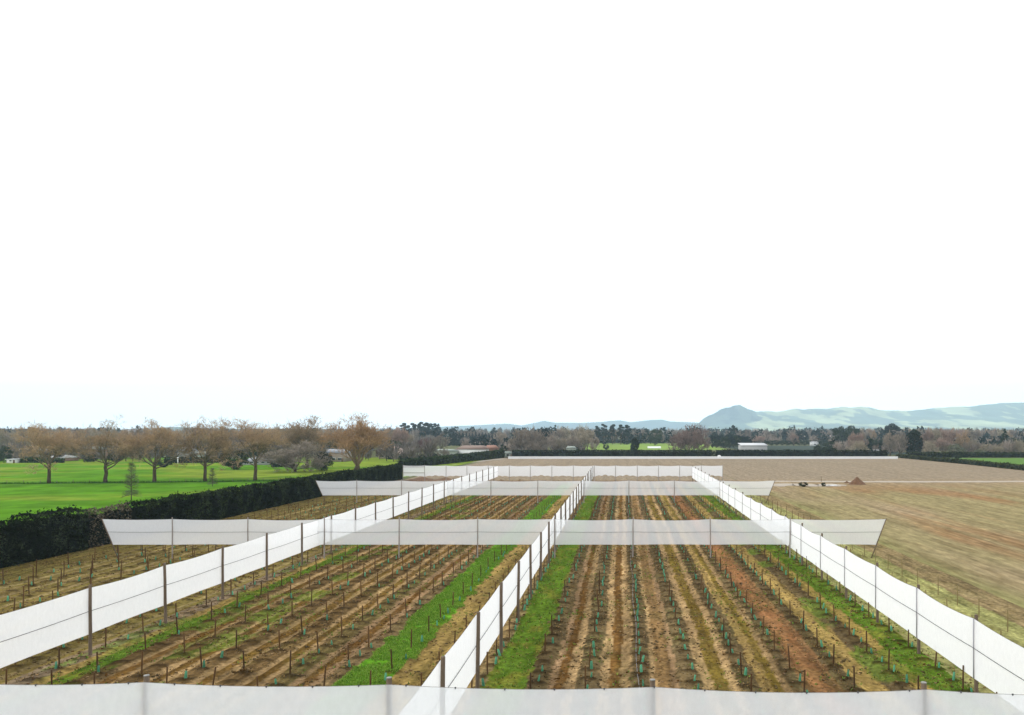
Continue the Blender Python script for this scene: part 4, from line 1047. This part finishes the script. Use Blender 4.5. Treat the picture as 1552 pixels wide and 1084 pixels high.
house('house', 'brick house with a pale roof between the first two pasture trees', 118, 142, 440, 677, 12, 'brick', 'palegreen', win=3, chimney=True, roof_rise=1.6)
house('house', 'white house glimpsed high through the second tree on the rise', 186, 206, 700, 651, 12, 'white', 'grey', win=3, cat='house', roof_rise=2)
house('house', 'grey gabled house with a pale roof left of the fourth pasture tree', 258, 280, 420, 678, 12, 'grey', 'grey', win=2, gable=True)
house('house', 'long low house with a grey green roof behind the fourth pasture tree', 278, 312, 424, 685, 10, 'green', 'palegreen', win=4, roof_rise=1.4)
house('house', 'pale green roofed house behind the dark rounded shrub', 322, 352, 440, 679, 10, 'cream', 'palegreen', win=3)
house('house', 'low house with a pale grey roof behind the fifth pasture tree', 366, 414, 372, 694, 10, 'grey', 'grey', win=5, roof_rise=1.5)
house('house', 'house with a blue grey roof between the dense tree and the golden tree', 480, 522, 408, 681, 11, 'taupe', 'grey', win=4, chimney=True, roof_rise=1.8)
house('house', 'pink house with a broad pale roof right of the golden tree', 574, 602, 452, 676.5, 12, 'pink', 'pink', win=3, roof_rise=2.2)
house('bungalow', 'pale green walled bungalow left of the white walled house', 655, 690, 470, 681, 9, 'green', 'palegreen', win=5, roof_rise=1.0)
house('house', 'white walled house with a wide brown roof beside the track hedge', 690, 738, 478, 675.5, 14, 'white', 'brown', win=4, roof_rise=2.2)
house('house', 'small house with a rust coloured roof right of the white walled house', 734, 752, 485, 675, 10, 'brick', 'rust', win=2, roof_rise=2)
house('shed', 'small pale green shed at the track end beside the far hedge', 763, 776, 470, 684.5, 4, 'green', 'palegreen', win=1, cat='shed', roof_rise=.8)
house('shed', 'pale green roofed shed behind the far hedge below the pale bare trees', 858, 872, 492, 676.5, 6, 'green', 'palegreen', win=1, cat='shed', roof_rise=1.2)
house('packhouse', 'long low packhouse with a bright white roof right of the pink topped dome tree', 1124, 1163, 545, 672.5, 16, 'grey', 'white', win=5, cat='shed', roof_rise=1.3, flat=True)
house('shed', 'small bright white shed standing in the grey field hedgerow', 1229.5, 1240.5, 790, 669.5, 6, 'white', 'white', win=1, cat='shed', roof_rise=.6)
house('shed', 'small pale shed under the short clipped evergreen run', 1325, 1336, 505, 682, 6, 'cream', 'white', win=1, cat='shed', roof_rise=.8)
house('shed', 'low white shed behind the dark shrub on the low hedge', 1450, 1464, 484, 687.5, 6, 'white', 'white', win=1, cat='shed', roof_rise=.6)
for k, (p_, w_, y_, yt_) in enumerate([(1468, 6, 1250, 655), (1477, 9, 1200, 653), (1488, 7, 1260, 653.5), (1529, 8, 1230, 653), (1539, 9, 1200, 654), (1548, 8, 1180, 655), (400, 7, 700, 656), (1062, 6, 1150, 656), (1190, 6, 1300, 657), (965, 6, 1300, 656), (888, 5, 1300, 651), (1165, 5, 1200, 657), (1216, 6, 1250, 658), (1256, 5, 1150, 660), (1400, 5, 1300, 656), (1500, 6, 1180, 657), (700, 6, 1300, 655), (815, 5, 1250, 655), (995, 5, 1200, 658), (1110, 6, 1150, 658)]):
    house('house', ['tiny pale house on the rise under the right hills', 'tiny pale house far off among the winter trees'][p_ < 1460], p_, p_ + w_, y_, yt_, 10, ('white', 'cream', 'pink')[k % 3], ('white', 'pink', 'white')[k % 3], win=2, door=False, group=['tiny houses under the right hills', 'tiny houses far off in the trees'][p_ < 1460])
# pale garden dome, white row cover and pole
n_ = 20; b = MB(); V = []
for j in range(7):
    a_ = j / 6 * math.pi / 2; V.append(np.c_[np.cos(np.arange(n_) / n_ * 6.283) * 3.1 * math.cos(a_), np.sin(np.arange(n_) / n_ * 6.283) * 3.1 * math.cos(a_), np.full(n_, 3.6 * math.sin(a_) + .3)])
b.add(np.concatenate(V), [(j*n_+i, j*n_+(i+1) % n_, (j+1)*n_+(i+1) % n_, (j+1)*n_+i) for j in range(6) for i in range(n_)])
root = thing('garden_dome', 'pale green domed garden tunnel right of the pink house', 'garden dome', (wx(624, 448), 450, 0))
b.build('cover', mat('pale_green_sheet', (.36, .42, .36)), root, True)
b = MB(); b.tube(np.c_[np.cos(np.arange(21) / 20 * 6.283) * 3.15, np.sin(np.arange(21) / 20 * 6.283) * 3.15, np.full(21, .25)], .12, 6); b.build('base_ring', M['white_paint'], root)
b = MB(); a_ = np.linspace(0, math.pi, 12); b_pts = []
for s_ in np.linspace(0, 11.5, 9): b_pts.append(np.c_[np.full(12, s_), 1.6 - 1.6 * np.cos(a_), .1 + 1.5 * np.sin(a_)])
b.add(np.concatenate(b_pts), [(j*12+i, (j+1)*12+i, (j+1)*12+i+1, j*12+i+1) for j in range(8) for i in range(11)])
tag(b.build('row_cover', M['white_paint'], loc=(wx(981, 700), 690, 0)), 'low white tunnel cover lying on the pale meadow', 'row cover')
b = MB(); b.tube([(0, 0, -.2), (0, 0, 3.2)], [.22, .18], 8); b.tube([(-.6, 0, 3.0), (.6, 0, 3.3)], .14, 6)
tag(b.build('white_post', M['white_paint'], loc=(wx(269.5, 385), 385, 0)), 'short white post standing in the pasture before the grey gabled house', 'post')

# parked car by the house between the trees
def car(label, px, y, rz, paint):
    root = thing('parked_car', label, 'car', (wx(px, y), y, 0), rz)
    pm = wallmat('paint_' + str(round(paint[0], 2)), paint)
    prof = [(-2.1, .35), (-2.15, .75), (-1.5, .95), (-.9, 1.42), (.6, 1.45), (1.3, .98), (2.05, .85), (2.12, .38)]
    b = MB(); n_ = len(prof); V = [(x_, s_ * (.86 if z_ < 1.2 else .66), z_) for s_ in (-1, 1) for x_, z_ in prof]
    Q = [(i_, (i_+1) % n_, n_ + (i_+1) % n_, n_ + i_) for i_ in range(n_)] + [(0, 7, 6, 1), (1, 6, 5, 2), (2, 5, 4, 3)] + [(8+1, 8+6, 8+7, 8), (8+2, 8+5, 8+6, 8+1), (8+3, 8+4, 8+5, 8+2)]
    b.add(V, Q); b.build('body', pm, root)
    b = MB(); b.box(-.85, .75, -.80, .80, 1.0, 1.32); b.build('window', M['glass'], root)
    for wx_ in (-1.35, 1.35):
        for wy_ in (-.8, .8):
            b = MB(); b.tube([(wx_, wy_ - .1, .32), (wx_, wy_ + .1, .32)], .32, 12); b.build('wheel', M['wire'], root)
car('white parked car in front of the blue grey roofed house', 494, 396, .3, (.7, .7, .7))
car('white parked car on the left of the pale green bungalow front', 666, 455, .1, (.68, .68, .66))

# ------------------------------------------------------------------ air
b = MB(); b.box(-12400, 12400, -250, 11200, -1, 620)
hz = b.build('haze', None); tag(hz, 'thin pale blue air that fades the far woods and hills', 'haze', kind='stuff')
m = bpy.data.materials.new('pale_air'); m.use_nodes = True; nt = m.node_tree; nt.nodes.remove(nt.nodes['Principled BSDF'])
pv = nt.nodes.new('ShaderNodeVolumePrincipled'); pv.inputs['Color'].default_value = (.66, .87, 1.0, 1); pv.inputs['Density'].default_value = .000105
pv.inputs['Anisotropy'].default_value = 0.2
nt.links.new(pv.outputs[0], nt.nodes['Material Output'].inputs['Volume']); hz.data.materials.append(m)

# ------------------------------------------------------------------ light, sky, camera
sc = bpy.context.scene
EL, AZ = 33, 268      # the bright part of the overcast lies to the left
w = bpy.data.worlds.new('World'); sc.world = w; w.use_nodes = True; nt = w.node_tree
bg = nt.nodes['Background']
sky = nt.nodes.new('ShaderNodeTexSky'); sky.sky_type = 'NISHITA'; sky.sun_disc = False; sky.sun_elevation = R(EL); sky.sun_rotation = R(AZ - 180 + 180)
mx = nt.nodes.new('ShaderNodeMix'); mx.data_type = 'RGBA'; mx.inputs['Factor'].default_value = .85
nt.links.new(sky.outputs[0], mx.inputs['A']); mx.inputs['B'].default_value = (11.8, 12.0, 12.3, 1)
nt.links.new(mx.outputs['Result'], bg.inputs['Color']); bg.inputs['Strength'].default_value = .15
sl = bpy.data.lights.new('sun', 'SUN'); sl.energy = 1.5; sl.angle = R(14); sl.color = (1, .97, .92)
so = bpy.data.objects.new('sun', sl); C.objects.link(so)
az = R(AZ); dv = np.array([math.sin(az) * math.cos(R(EL)), math.cos(az) * math.cos(R(EL)), math.sin(R(EL))])   # towards the sun
from mathutils import Vector
so.rotation_euler = Vector(dv).to_track_quat('Z', 'Y').to_euler(); so.location = (-60, 20, 80)

cam = bpy.data.cameras.new('camera'); co = bpy.data.objects.new('camera', cam); C.objects.link(co)
co.location = (0, 0, CAMH); co.rotation_euler = (R(90), 0, 0)
cam.sensor_fit = 'HORIZONTAL'; cam.sensor_width = 36; cam.lens = F / 1552 * 36
cam.shift_x = -(CX - 776) / 1552; cam.shift_y = (HZ - 542) / 1552
cam.clip_start = .5; cam.clip_end = 20000
sc.camera = co
sc.view_settings.view_transform = 'Standard'; sc.view_settings.look = 'None'; sc.view_settings.gamma = 1; sc.view_settings.exposure = .12
sc.render.resolution_x = 1024; sc.render.resolution_y = 715
sc.cycles.max_bounces = 8; sc.cycles.transparent_max_bounces = 16; sc.cycles.volume_bounces = 1
